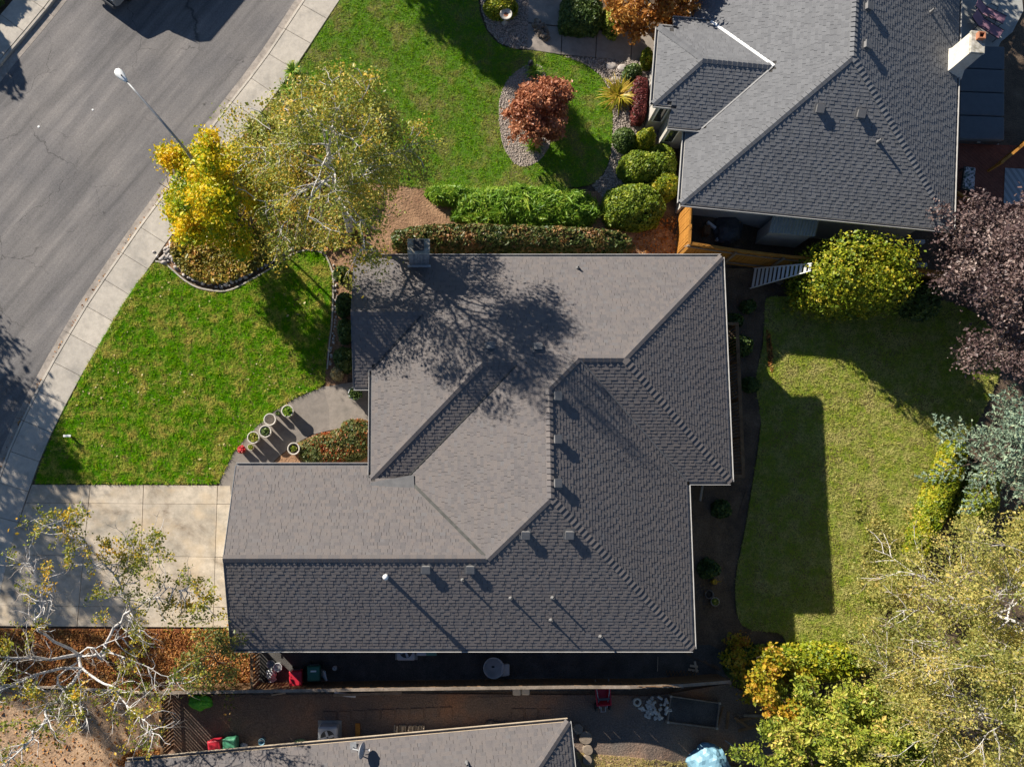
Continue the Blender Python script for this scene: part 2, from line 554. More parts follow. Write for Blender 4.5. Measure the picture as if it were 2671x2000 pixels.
M['grass_f'] = grass_mat('front_grass', [(0, (0.08, 0.28, 0.002)), (0.45, (0.16, 0.42, 0.004)), (0.8, (0.28, 0.52, 0.008)), (1, (0.42, 0.56, 0.02))], (0.7, 0.6, 0.14), 0.46, 0.66, 1.3)
M['grass_n'] = grass_mat('neighbour_grass', [(0, (0.1, 0.29, 0.005)), (0.5, (0.18, 0.4, 0.008)), (1, (0.3, 0.48, 0.015))], (0.46, 0.46, 0.1), 0.44, 0.68, 0.8)
M['grass_b'] = grass_mat('back_grass', [(0, (0.24, 0.36, 0.035)), (0.5, (0.41, 0.49, 0.06)), (1, (0.56, 0.56, 0.09))], (0.66, 0.6, 0.22), 0.42, 0.64, 1.3)
M['grass_s'] = grass_mat('straw_grass', [(0, (0.4, 0.33, 0.1)), (0.5, (0.5, 0.42, 0.15)), (1, (0.6, 0.5, 0.2))], (0.62, 0.5, 0.22), 0.4, 0.7, 0.8)
M['white'] = noisy('white_paint', [(0.3, (0.7, 0.7, 0.68)), (0.7, (0.8, 0.8, 0.78))], 6.0, 0.5)
M['gutter_w'] = noisy('gutter_paint', [(0.3, (0.4, 0.385, 0.365)), (0.7, (0.5, 0.485, 0.46))], 3.0, 0.45)
M['gutter_d'] = noisy('gutter_dark', [(0.3, (0.1, 0.11, 0.13)), (0.7, (0.16, 0.17, 0.19))], 3.0, 0.45)
M['galv'] = noisy('galvanised', [(0.3, (0.26, 0.265, 0.27)), (0.7, (0.36, 0.365, 0.37))], 8.0, 0.55, metal=0.2)
M['dark_metal'] = noisy('dark_metal', [(0.3, (0.03, 0.03, 0.032)), (0.7, (0.06, 0.06, 0.062))], 8.0, 0.5)
M['flash'] = noisy('flashing', [(0.3, (0.4, 0.4, 0.41)), (0.7, (0.52, 0.52, 0.52))], 4.0, 0.5)
M['wood_o'] = noisy('orange_cedar', [(0.25, (0.30, 0.12, 0.02)), (0.55, (0.45, 0.2, 0.035)), (0.8, (0.55, 0.28, 0.06))], 3.0, 0.75, (25.0, 0.7, 1.15), space='obj')
M['wood_g'] = noisy('grey_cedar', [(0.25, (0.17, 0.135, 0.1)), (0.55, (0.27, 0.215, 0.165)), (0.8, (0.36, 0.3, 0.24))], 3.0, 0.85, (25.0, 0.7, 1.15), space='obj')
M['wood_b'] = noisy('brown_board', [(0.25, (0.13, 0.07, 0.035)), (0.55, (0.22, 0.125, 0.06)), (0.8, (0.3, 0.19, 0.1))], 3.0, 0.85, (25.0, 0.7, 1.15), space='obj')
M['wood_pale'] = noisy('pale_wood', [(0.25, (0.42, 0.33, 0.23)), (0.8, (0.58, 0.48, 0.36))], 3.0, 0.8, (25.0, 0.8, 1.1), space='obj')
M['deck'] = noisy('red_deck_stain', [(0.25, (0.15, 0.045, 0.025)), (0.8, (0.24, 0.08, 0.045))], 3.0, 0.7, (25.0, 0.7, 1.2), space='obj')
M['stone'] = noisy('river_stone', [(0.25, (0.208, 0.182, 0.163)), (0.5, (0.442, 0.390, 0.351)), (0.8, (0.676, 0.624, 0.572))], 3.5, 0.8, (30.0, 0.8, 1.15))
M['stone_d'] = noisy('dark_stone', [(0.25, (0.06, 0.05, 0.042)), (0.55, (0.2, 0.155, 0.12)), (0.8, (0.36, 0.29, 0.23))], 4.0, 0.85, (30.0, 0.7, 1.2))
M['pebble'] = noisy('pebbles', [(0.25, (0.2, 0.165, 0.14)), (0.5, (0.38, 0.32, 0.275)), (0.8, (0.58, 0.51, 0.45))], 16.0, 0.85)
M['wall_l'] = noisy('taupe_siding', [(0.3, (0.3, 0.27, 0.235)), (0.7, (0.36, 0.325, 0.285))], 2.0, 0.8)
M['wall_2'] = noisy('grey_siding', [(0.3, (0.4, 0.37, 0.33)), (0.7, (0.47, 0.44, 0.4))], 2.0, 0.8)
M['trunk_w'] = noisy('birch_bark', [(0.32, (0.1, 0.085, 0.075)), (0.42, (0.52, 0.49, 0.46)), (0.7, (0.74, 0.71, 0.68))], 5.0, 0.8, (26.0, 0.75, 1.1))
M['trunk_b'] = noisy('brown_bark', [(0.3, (0.07, 0.052, 0.04)), (0.7, (0.17, 0.13, 0.1))], 7.0, 0.95, (30.0, 0.6, 1.2))
M['twig_p'] = noisy('pale_twig', [(0.3, (0.27, 0.215, 0.17)), (0.7, (0.46, 0.39, 0.33))], 5.0, 0.9)
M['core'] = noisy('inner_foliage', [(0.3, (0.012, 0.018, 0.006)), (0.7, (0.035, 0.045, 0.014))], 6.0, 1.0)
M['glass'] = noisy('window_glass', [(0.3, (0.02, 0.025, 0.03)), (0.7, (0.04, 0.05, 0.06))], 2.0, 0.08, spec=0.6)
M['terracotta'] = noisy('terracotta', [(0.3, (0.33, 0.13, 0.07)), (0.7, (0.45, 0.2, 0.11))], 8.0, 0.85)
M['pot'] = noisy('cream_pot', [(0.3, (0.52, 0.46, 0.37)), (0.7, (0.64, 0.58, 0.48))], 6.0, 0.7)
M['pot_rim'] = noisy('cream_pot_rim', [(0.3, (0.46, 0.42, 0.36)), (0.7, (0.58, 0.53, 0.46))], 6.0, 0.6)
M['potsoil'] = noisy('potting_soil', [(0.3, (0.025, 0.018, 0.012)), (0.7, (0.07, 0.05, 0.035))], 14.0, 1.0)
def plastic(name, c, rough=0.45):
    return noisy(name, [(0.3, tuple(x * 0.88 for x in c)), (0.7, tuple(min(0.95, x * 1.06) for x in c))], 3.0, rough, (20.0, 0.94, 1.04), spec=0.45)
M['red_p'] = plastic('red_plastic', (0.5, 0.02, 0.04))
M['green_p'] = plastic('green_plastic', (0.02, 0.13, 0.09))
M['green_l'] = plastic('lime_plastic', (0.1, 0.5, 0.03))
M['grey_p'] = plastic('grey_plastic', (0.48, 0.49, 0.5))
M['grey_d'] = plastic('charcoal_plastic', (0.06, 0.062, 0.066))
M['blue_p'] = plastic('blue_vinyl', (0.17, 0.33, 0.42))
M['white_p'] = plastic('white_plastic', (0.72, 0.72, 0.72))
M['yellow_p'] = plastic('yellow_plastic', (0.7, 0.4, 0.02))
M['wine_p'] = plastic('wine_sling', (0.3, 0.16, 0.21), 0.8)
M['rubber'] = plastic('black_rubber', (0.02, 0.02, 0.02), 0.7)

# ------------------------------------------------------------------ terrain and street
curb_px = [(1000, -300), (797, 0), (694, 154), (554, 336), (424, 518), (348, 621), (300, 694), (248, 767), (203, 842), (157, 918), (112, 1000), (74, 1073), (33, 1164), (0, 1251), (-45, 1390), (-85, 1560), (-105, 1750), (-110, 2150)]
curb = smooth_line([at(u, v) for u, v in curb_px], 5)

def resample(line, step):
    L = [0.0]
    for a, b in zip(line, line[1:]): L.append(L[-1] + math.dist(a, b))
    n = max(2, int(L[-1] / step))
    out, j = [], 0
    for i in range(n + 1):
        s = L[-1] * i / n
        while j < len(L) - 2 and L[j + 1] < s: j += 1
        t = (s - L[j]) / max(1e-6, L[j + 1] - L[j])
        out.append((line[j][0] + (line[j + 1][0] - line[j][0]) * t, line[j][1] + (line[j + 1][1] - line[j][1]) * t))
    return out

def offset(line, d):
    out = []
    for i, p in enumerate(line):
        a, b = line[max(i - 1, 0)], line[min(i + 1, len(line) - 1)]
        t = Vector((b[0] - a[0], b[1] - a[1])).normalized()
        out.append((p[0] - t.y * d, p[1] + t.x * d))
    return out

curb = resample(curb, 1.5)                     # one joint every 1.5 m, as on the pavement
EAST, WEST = 1.0, -1.0                          # offset() > 0 lies to the left of the walking direction = towards the houses
walk_edge = offset(curb, 1.45)
curb_face = offset(curb, -0.15)
gutter_edge = offset(curb, -0.50)
far_px = [(420, -330), (170, 0), (55, 139), (0, 206), (-120, 370), (-260, 600), (-420, 900), (-560, 1300), (-640, 1800)]
far_gutter = resample(smooth_line([at(u, v) for u, v in far_px], 5), 1.5)

def street_z(x, y):
    z = gz(x, y) - 0.06
    p = min(curb, key=lambda q: (q[0] - x) ** 2 + (q[1] - y) ** 2)
    i = curb.index(p)
    a, b = curb[max(i - 1, 0)], curb[min(i + 1, len(curb) - 1)]
    side = (b[0] - a[0]) * (y - a[1]) - (b[1] - a[1]) * (x - a[0])
    return z if side > 0 and x > -40 else -0.4

gx = np.concatenate([np.arange(-80, -30, 5.0), np.arange(-30, 34, 0.8), np.arange(34, 85, 5.0)])
gy = np.concatenate([np.arange(-70, -16, 5.0), np.arange(-16, 28, 0.8), np.arange(28, 90, 5.0)])
GX, GY = np.meshgrid(gx, gy)
GZ = np.array([[street_z(x, y) for x in gx] for y in gy])
nx, ny = len(gx), len(gy)
ii, jj = np.meshgrid(np.arange(nx - 1), np.arange(ny - 1))
q = (jj * nx + ii).ravel()
o = link('ground', np_mesh('ground', np.c_[GX.ravel(), GY.ravel(), GZ.ravel()], [np.stack([q, q + 1, q + nx + 1, q + nx], 1)], M['soil'], smooth=True))
o['kind'] = 'structure'

road_poly = gutter_edge + far_gutter[::-1]
drape('road', road_poly, -0.14, M['asphalt'], 3.0, zfun=lambda x, y: 0.0)

def strip_piece(name, A, B, za, zb, i, j, mat, parent, thick=0.2, gap=0.006, nose=0.0):
    """solid between two edge lines from joint i to joint j"""
    mb = MB()
    n = j - i + 1
    top, bot = [], []
    for k in range(i, j + 1):
        a, b = Vector(A[k]), Vector(B[k])
        t = Vector((A[min(k + 1, len(A) - 1)][0] - A[max(k - 1, 0)][0], A[min(k + 1, len(A) - 1)][1] - A[max(k - 1, 0)][1])).normalized()
        s = gap if k == i else (-gap if k == j else 0.0)
        a = a + t * s; b = b + t * s
        d = (b - a).normalized() * gap
        a = a + d; b = b - d
        top.append(((a.x, a.y, za), (b.x, b.y, zb)))
    vs = []
    for a, b in top: vs += [a, b, (b[0], b[1], b[2] - thick), (a[0], a[1], a[2] - thick)]
    fs = [(0, 3, 2, 1), (4 * n - 4, 4 * n - 3, 4 * n - 2, 4 * n - 1)]
    for k in range(n - 1):
        o0 = 4 * k
        for e in range(4):
            fs.append((o0 + e, o0 + (e + 1) % 4, o0 + 4 + (e + 1) % 4, o0 + 4 + e))
    mb.add(vs, fs)
    me = mb.mesh(name, mat)
    bm = bmesh.new(); bm.from_mesh(me); bmesh.ops.recalc_face_normals(bm, faces=bm.faces[:]); 
    if nose: bmesh.ops.bevel(bm, geom=bm.edges[:], offset=nose, segments=2, affect='EDGES')
    bm.to_mesh(me); bm.free()
    return link(name, me, parent)

swalk = tag(empty('sidewalk'), kind='structure')
kerb = tag(empty('kerb'), kind='structure')
for k in range(len(curb) - 1):
    strip_piece('slab', curb, walk_edge, 0.012, 0.03, k, k + 1, M['walk'], swalk, nose=0.012)
for k in range(0, len(curb) - 3, 3):
    strip_piece('kerb_stone', curb_face, curb, -0.004, 0.01, k, k + 3, M['walk'], kerb, 0.3, nose=0.025)
    strip_piece('gutter_pan', gutter_edge, curb_face, -0.132, -0.12, k, k + 3, M['gutter_c'], kerb, 0.2)
fwalk = tag(empty('far_sidewalk'), kind='structure')
f0, f1, f2 = offset(far_gutter, -0.45), offset(far_gutter, -0.62), offset(far_gutter, -2.1)
for k in range(0, len(far_gutter) - 3, 3):
    strip_piece('gutter_pan', far_gutter, f0, -0.134, -0.125, k, k + 3, M['gutter_c'], fwalk)
    strip_piece('kerb_stone', f0, f1, 0.0, 0.01, k, k + 3, M['walk'], fwalk, 0.3, nose=0.025)
for k in range(0, len(far_gutter) - 1):
    strip_piece('slab', f1, f2, 0.012, 0.02, k, k + 1, M['walk'], fwalk, nose=0.012)

# ------------------------------------------------------------------ driveway, paths
def slab(name, poly, top, mat, parent, thick=0.15, gap=0.008, nose=0.01):
    c = Vector((sum(p[0] for p in poly) / len(poly), sum(p[1] for p in poly) / len(poly)))
    pp = []
    for p in poly:
        d = Vector(p[:2]) - c
        pp.append(tuple(Vector(p[:2]) - d.normalized() * gap * 1.4))
    return MB().prism(pp, top - thick, top).build(name, mat, parent, bevel=nose)

def hline(pts):
    return lambda u: np.interp(u, [p[0] for p in pts], [p[1] for p in pts])
rows = [hline([(0, 1263), (600, 1266)]), hline([(0, 1311), (600, 1315)]), hline([(0, 1446), (600, 1453)]), hline([(0, 1579), (600, 1584)]), hline([(0, 1632), (600, 1636)])]
def lft(v): return float(np.interp(v, [1263, 1448, 1500, 1650], [91, 27, 8, -42])) - 8
cols = [lft, lambda v: float(np.interp(v, [1266, 1500, 1650], [236, 213, 200])), lambda v: float(np.interp(v, [1266, 1454, 1650], [375, 368, 360])), lambda v: float(np.interp(v, [1266, 1500, 1650], [568, 560, 556])), lambda v: 652.0]
drive = tag(empty('driveway'), kind='structure')
for r in range(4):
    for c in range(4):
        quad = []
        for cc, rr in ((c, r + 1), (c + 1, r + 1), (c + 1, r), (c, r)):
            u = cols[cc](rows[rr](300)); v = float(rows[rr](u)); u = cols[cc](v)
            quad.append(at(u, v))
        slab('slab', quad, 0.02, M['drive'], drive)

path_px = [(572, 1260), (585, 1230), (609, 1182), (639, 1145), (670, 1112), (715, 1073), (770, 1039), (830, 1014), (858, 1007), (900, 1000), (990, 985), (1030, 1000), (1030, 1101), (967, 1101), (882, 1118), (815, 1133), (770, 1157), (730, 1188), (700, 1216), (680, 1290), (572, 1290)]
def poly_px(px, h=0.0): return [gp(u, v, h)[:2] for u, v in px]
front_path = tag(empty('front_path'), kind='structure')
pp = poly_px(path_px)
j1 = poly_px([(843, 1008), (852, 1040), (858, 1062), (859, 1090), (860, 1122)])
left = pp[0:8] + [j1[0]] + j1[1:] + pp[15:]
right = pp[8:15] + j1[::-1]
drape('slab', left, 0.022, M['path'], 0.8, 0.12, front_path, None)
drape('slab', right, 0.027, M['path'], 0.8, 0.12, front_path, None)

npath = tag(empty('neighbour_path'), kind='structure')
for quad in ([(1377, -60), (1466, -60), (1466, 70), (1377, 60)], [(1376, 62), (1466, 72), (1463, 144), (1373, 130)],
             [(1467, 74), (1556, 80), (1553, 152), (1464, 144)], [(1557, 80), (1648, 84), (1645, 161), (1554, 152)], [(1649, 84), (1740, 90), (1736, 170), (1646, 161)]):
    slab('slab', [gp(u, v)[:2] for u, v in quad], 0.03, M['path2'], npath)

# ------------------------------------------------------------------ planted ground
def sm_px(px, n=4, closed=True): return smooth_line(poly_px(px), n, closed)
front_lawn = poly_px([(91, 1261), (112, 1200), (151, 1106), (206, 1000), (230, 951), (270, 882), (315, 803), (360, 736), (404, 686)]) + \
    smooth_line(poly_px([(404, 686), (430, 692), (454, 712), (482, 736), (515, 754), (560, 763), (591, 763), (624, 751), (670, 726), (715, 700), (764, 667), (806, 657), (840, 664), (856, 690), (864, 724), (864, 773), (861, 848), (855, 894), (849, 963), (846, 1000)]), 3) + \
    poly_px([(830, 1012), (770, 1037), (715, 1071), (670, 1110), (639, 1143), (609, 1180), (585, 1228), (570, 1261)])
bed_px = [(1390, 168), (1350, 185), (1318, 220), (1302, 270), (1303, 330), (1316, 390), (1340, 425), (1368, 436), (1400, 424), (1428, 392), (1440, 350), (1445, 300), (1432, 230), (1415, 180)]
island = sm_px(bed_px)
nlawn_px = [(892, -5), (780, 172), (770, 200), (760, 260), (760, 400), (900, 470), (1080, 489), (1160, 497), (1260, 502), (1360, 501), (1450, 494), (1540, 482), (1572, 455), (1592, 400), (1597, 330), (1594, 270), (1582, 228), (1560, 196), (1520, 168), (1465, 148), (1400, 135), (1340, 130), (1300, 115), (1268, 80), (1250, 30), (1244, -40), (1000, -60)]
neigh_lawn = poly_px(nlawn_px[:6]) + smooth_line(poly_px(nlawn_px[6:25]), 3) + poly_px(nlawn_px[25:])
back_px = [(1995, 800), (2010, 775), (2100, 775), (2300, 770), (2480, 790), (2580, 850), (2610, 950), (2560, 1080), (2500, 1170), (2460, 1265), (2396, 1386), (2380, 1480), (2250, 1660), (2072, 1672), (2052, 1676), (2030, 1650), (1935, 1630), (1918, 1520), (1940, 1400), (1965, 1250), (1985, 1100), (1970, 1000), (1990, 900)]
back_lawn = smooth_line(poly_px(back_px), 3, True)

drape('bark_ground', poly_px([(440, 610), (640, 340), (760, 210), (790, 250), (900, 460), (1100, 486), (1330, 500), (1560, 500), (1700, 560), (1790, 640), (1790, 690), (930, 690), (905, 1010), (850, 1010), (840, 650), (640, 700), (520, 740), (420, 690)]), 0.008, M['bark_dirt'], 0.5, bumpy=0.05)
drape('mulch_bed', poly_px([(-140, 1638), (655, 1640), (660, 1800), (420, 1805), (-140, 1788)]), 0.012, M['mulch'], 0.4, bumpy=0.05)
drape('dirt_yard', poly_px([(-160, 1790), (420, 1806), (440, 2060), (-160, 2060)]), 0.016, M['tan_dirt'], 0.5, bumpy=0.06)
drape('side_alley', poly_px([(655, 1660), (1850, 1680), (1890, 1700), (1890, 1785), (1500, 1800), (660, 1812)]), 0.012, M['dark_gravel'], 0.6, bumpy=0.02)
drape('neighbour_yard', poly_px([(440, 1812), (1000, 1806), (1900, 1782), (1990, 1830), (2030, 1990), (2040, 2100), (430, 2100)]), 0.008, M['brown_yard'], 0.6, bumpy=0.05)
drape('garden_bed', poly_px([(1780, 700), (1985, 700), (2000, 800), (1970, 1000), (1985, 1100), (1950, 1260), (1915, 1380), (1885, 1480), (1920, 1600), (2010, 1660), (2030, 1700), (1900, 1760), (1780, 1700)]), 0.006, M['soil'], 0.6, bumpy=0.05)
drape('front_lawn', front_lawn, 0.03, M['lawn_f'], 0.6, 0.12)
drape('neighbour_lawn', neigh_lawn, 0.03, M['lawn_n'], 0.6, 0.12)
drape('back_lawn', back_lawn, 0.02, M['lawn_b'], 0.6, 0.14)
dry_px = [(1500, 1960), (1560, 1966), (1660, 1975), (1800, 1985), (1990, 2005), (2020, 2080), (1480, 2080), (1520, 2000)]
dry_lawn = poly_px(dry_px)
drape('straw_lawn', dry_lawn, 0.02, M['tan_dirt'], 0.6, 0.05)
bedbush = poly_px([(700, 1222), (730, 1190), (770, 1159), (815, 1135), (882, 1120), (1000, 1100), (1000, 1290), (690, 1290)])
drape('entry_bed', bedbush, 0.014, M['bark_dirt'], 0.4, bumpy=0.04)
drape('gravel_island', island, 0.045, M['gravel_base'], 0.4, 0.1)
gravel1 = poly_px([(1250, -40), (1256, 30), (1272, 78), (1302, 113), (1340, 128), (1374, 130), (1378, 60), (1380, -40)])
gravel2 = smooth_line(poly_px([(1470, 148), (1520, 166), (1562, 194), (1584, 226), (1596, 270), (1599, 330), (1594, 402), (1574, 457), (1545, 484), (1580, 520), (1640, 515), (1700, 400), (1780, 330), (1720, 170), (1650, 162), (1560, 154)]), 2, True)
drape('gravel_strip', gravel1, 0.02, M['gravel_base'], 0.4)
drape('gravel_border', gravel2, 0.016, M['gravel_base'], 0.4)
patio_px = [(2490, -60), (2660, -60), (2668, 30), (2640, 85), (2610, 110), (2600, 130), (2605, 420), (2490, 420)]
drape('patio', poly_px(patio_px), 0.03, M['patio'], 0.8, 0.1)

# lawns: real blades
rng = np.random.default_rng(7)
def lawn(name, label, poly, dens, h, w, mat, seed, holes=()):
    r = np.random.default_rng(seed)
    q = sample_in(r, poly, int(area(poly) * dens))
    for hole in holes: q = q[~inside(hole, q[:, 0], q[:, 1])]
    z = _gzv(q[:, 0], q[:, 1]) + 0.025
    cl = np.array([noise.noise((a * 4.0, b * 4.0, seed)) + 0.6 * noise.noise((a * 9.0, b * 9.0, seed)) for a, b in q])
    V, F = blades(np.c_[q, z], r, h, w, 1.5)
    hh = np.repeat(np.clip(1 + 1.0 * cl, 0.25, 2.2), 3)
    base = np.repeat(z, 3)
    V[:, 2] = base + (V[:, 2] - base) * hh
    t = np.clip(r.uniform(0, 1, len(q)) * 0.5 + 0.25 + 0.7 * cl, 0, 1)
    return tag(link(name, np_mesh(name, V, [F], mat, t)), label, 'grass', kind='stuff')
lawn('front_grass', 'patchy green front lawn grass between driveway and rock border', front_lawn, 1150, 0.08, 0.036, M['grass_f'], 1)
lawn('neighbour_grass', 'mown green grass of the neighbouring front lawn', neigh_lawn, 900, 0.055, 0.034, M['grass_n'], 2, [island])
lawn('back_grass', 'dry yellowish green grass of the back lawn', back_lawn, 850, 0.065, 0.036, M['grass_b'], 3)
lawn('straw_grass', 'straw coloured grass at the lower picture edge', dry_lawn, 900, 0.06, 0.03, M['grass_s'], 4)

# gravel pebbles
def pebbles(name, label, poly, dens, seed, size=0.05, holes=()):
    r = np.random.default_rng(seed)
    q = sample_in(r, poly, int(area(poly) * dens))
    for hole in holes: q = q[~inside(hole, q[:, 0], q[:, 1])]
    n = len(q)
    z = _gzv(q[:, 0], q[:, 1]) + 0.045
    base = np.array([(1, 0, 0), (0, 1, 0), (-1, 0, 0), (0, -1, 0), (0, 0, 0.7), (0, 0, -0.6)], float)
    F0 = np.array([(0, 1, 4), (1, 2, 4), (2, 3, 4), (3, 0, 4), (1, 0, 5), (2, 1, 5), (3, 2, 5), (0, 3, 5)])
    s = size * r.uniform(0.5, 1.3, n)
    a = r.uniform(0, 6.28, n)
    B = base[None] * (1 + r.uniform(-.25, .25, (n, 6, 1))) * s[:, None, None]
    X = B[..., 0] * np.cos(a)[:, None] - B[..., 1] * np.sin(a)[:, None] * 0.75
    Y = B[..., 0] * np.sin(a)[:, None] + B[..., 1] * np.cos(a)[:, None] * 0.75
    V = np.stack([X + q[:, :1], Y + q[:, 1:], B[..., 2] + z[:, None]], 2).reshape(-1, 3)
    F = (np.arange(n) * 6)[:, None, None] + F0[None]
    return tag(link(name, np_mesh(name, V, [F.reshape(-1, 3)], M['pebble'])), label, 'gravel', kind='stuff')
pebbles('island_gravel', 'pale river gravel round the red maple', island, 330, 11)
pebbles('strip_gravel', 'river gravel beside the rock pile at the upper edge', gravel1, 330, 12)
pebbles('border_gravel', 'river gravel border winding between lawn and shrubs', gravel2, 330, 13)
# ------------------------------------------------------------------ houses
def shingle_mat(name, stops, warm):
    m, nt, b = new_mat(name)
    a = nt.nodes.new('ShaderNodeAttribute'); a.attribute_name = 'tint'
    v = pos(nt)
    n = noise_n(nt, v, 1.3, 5.0)
    f = math_n(nt, 'ADD', a.outputs['Fac'], math_n(nt, 'MULTIPLY', math_n(nt, 'SUBTRACT', n, 0.5), 0.5))
    c = ramp(nt, f, stops)
    c = mix(nt, c, ramp(nt, noise_n(nt, v, 70.0, 2.0), [(0.3, (0.78,) * 3), (0.7, (1.2,) * 3)]), 1.0, 'MULTIPLY')
    c = mix(nt, c, warm, ramp(nt, noise_n(nt, v, 0.25, 4.0), [(0.45, (0,) * 3), (0.7, (0.35,) * 3)]))
    nt.links.new(c, b.inputs['Base Color'])
    b.inputs['Roughness'].default_value = 0.9
    b.inputs['Specular IOR Level'].default_value = 0.25
    bump(nt, b, noise_n(nt, v, 120.0, 2.0), 0.4, 0.004)
    return m
M['shingle1'] = shingle_mat('brown_grey_shingles', [(0.05, (0.136, 0.125, 0.124)), (0.3, (0.153, 0.137, 0.134)), (0.55, (0.162, 0.145, 0.138)), (0.8, (0.173, 0.150, 0.140)), (1.0, (0.156, 0.147, 0.147))], (0.166, 0.148, 0.138))
M['shingle2'] = shingle_mat('cool_grey_shingles', [(0.0, (0.150, 0.151, 0.157)), (0.5, (0.167, 0.168, 0.174)), (1.0, (0.187, 0.188, 0.194))], (0.174, 0.175, 0.180))
M['deck_under'] = noisy('roof_felt', [(0.3, (0.04, 0.038, 0.036)), (0.7, (0.065, 0.06, 0.056))], 3.0, 0.9)
MP = 0.45                                         # roof pitch, rise over run

class Face:
    """roof plane: poly in plan, uphill direction, and height c so that z = c + MP * (n . p)"""
    def __init__(self, poly, n, p, z):
        self.poly, self.n = poly, Vector(n).normalized()
        self.c = z - MP * self.n.dot(Vector(p))
    def z(self, x, y):
        return self.c + MP * (self.n.x * x + self.n.y * y)

def clip_poly(P, a, b):
    """part of P to the left of a->b"""
    out = []
    f = lambda p: (b[0] - a[0]) * (p[1] - a[1]) - (b[1] - a[1]) * (p[0] - a[0])
    for i in range(len(P)):
        p, q = P[i], P[(i + 1) % len(P)]
        fp, fq = f(p), f(q)
        if fp >= 0: out.append(p)
        if fp * fq < 0:
            t = fp / (fp - fq)
            out.append((p[0] + (q[0] - p[0]) * t, p[1] + (q[1] - p[1]) * t))
    return out

def seg_dist(p, a, b):
    ax, ay = b[0] - a[0], b[1] - a[1]
    t = max(0, min(1, ((p[0] - a[0]) * ax + (p[1] - a[1]) * ay) / (ax * ax + ay * ay + 1e-12)))
    return math.hypot(p[0] - a[0] - ax * t, p[1] - a[1] - ay * t)

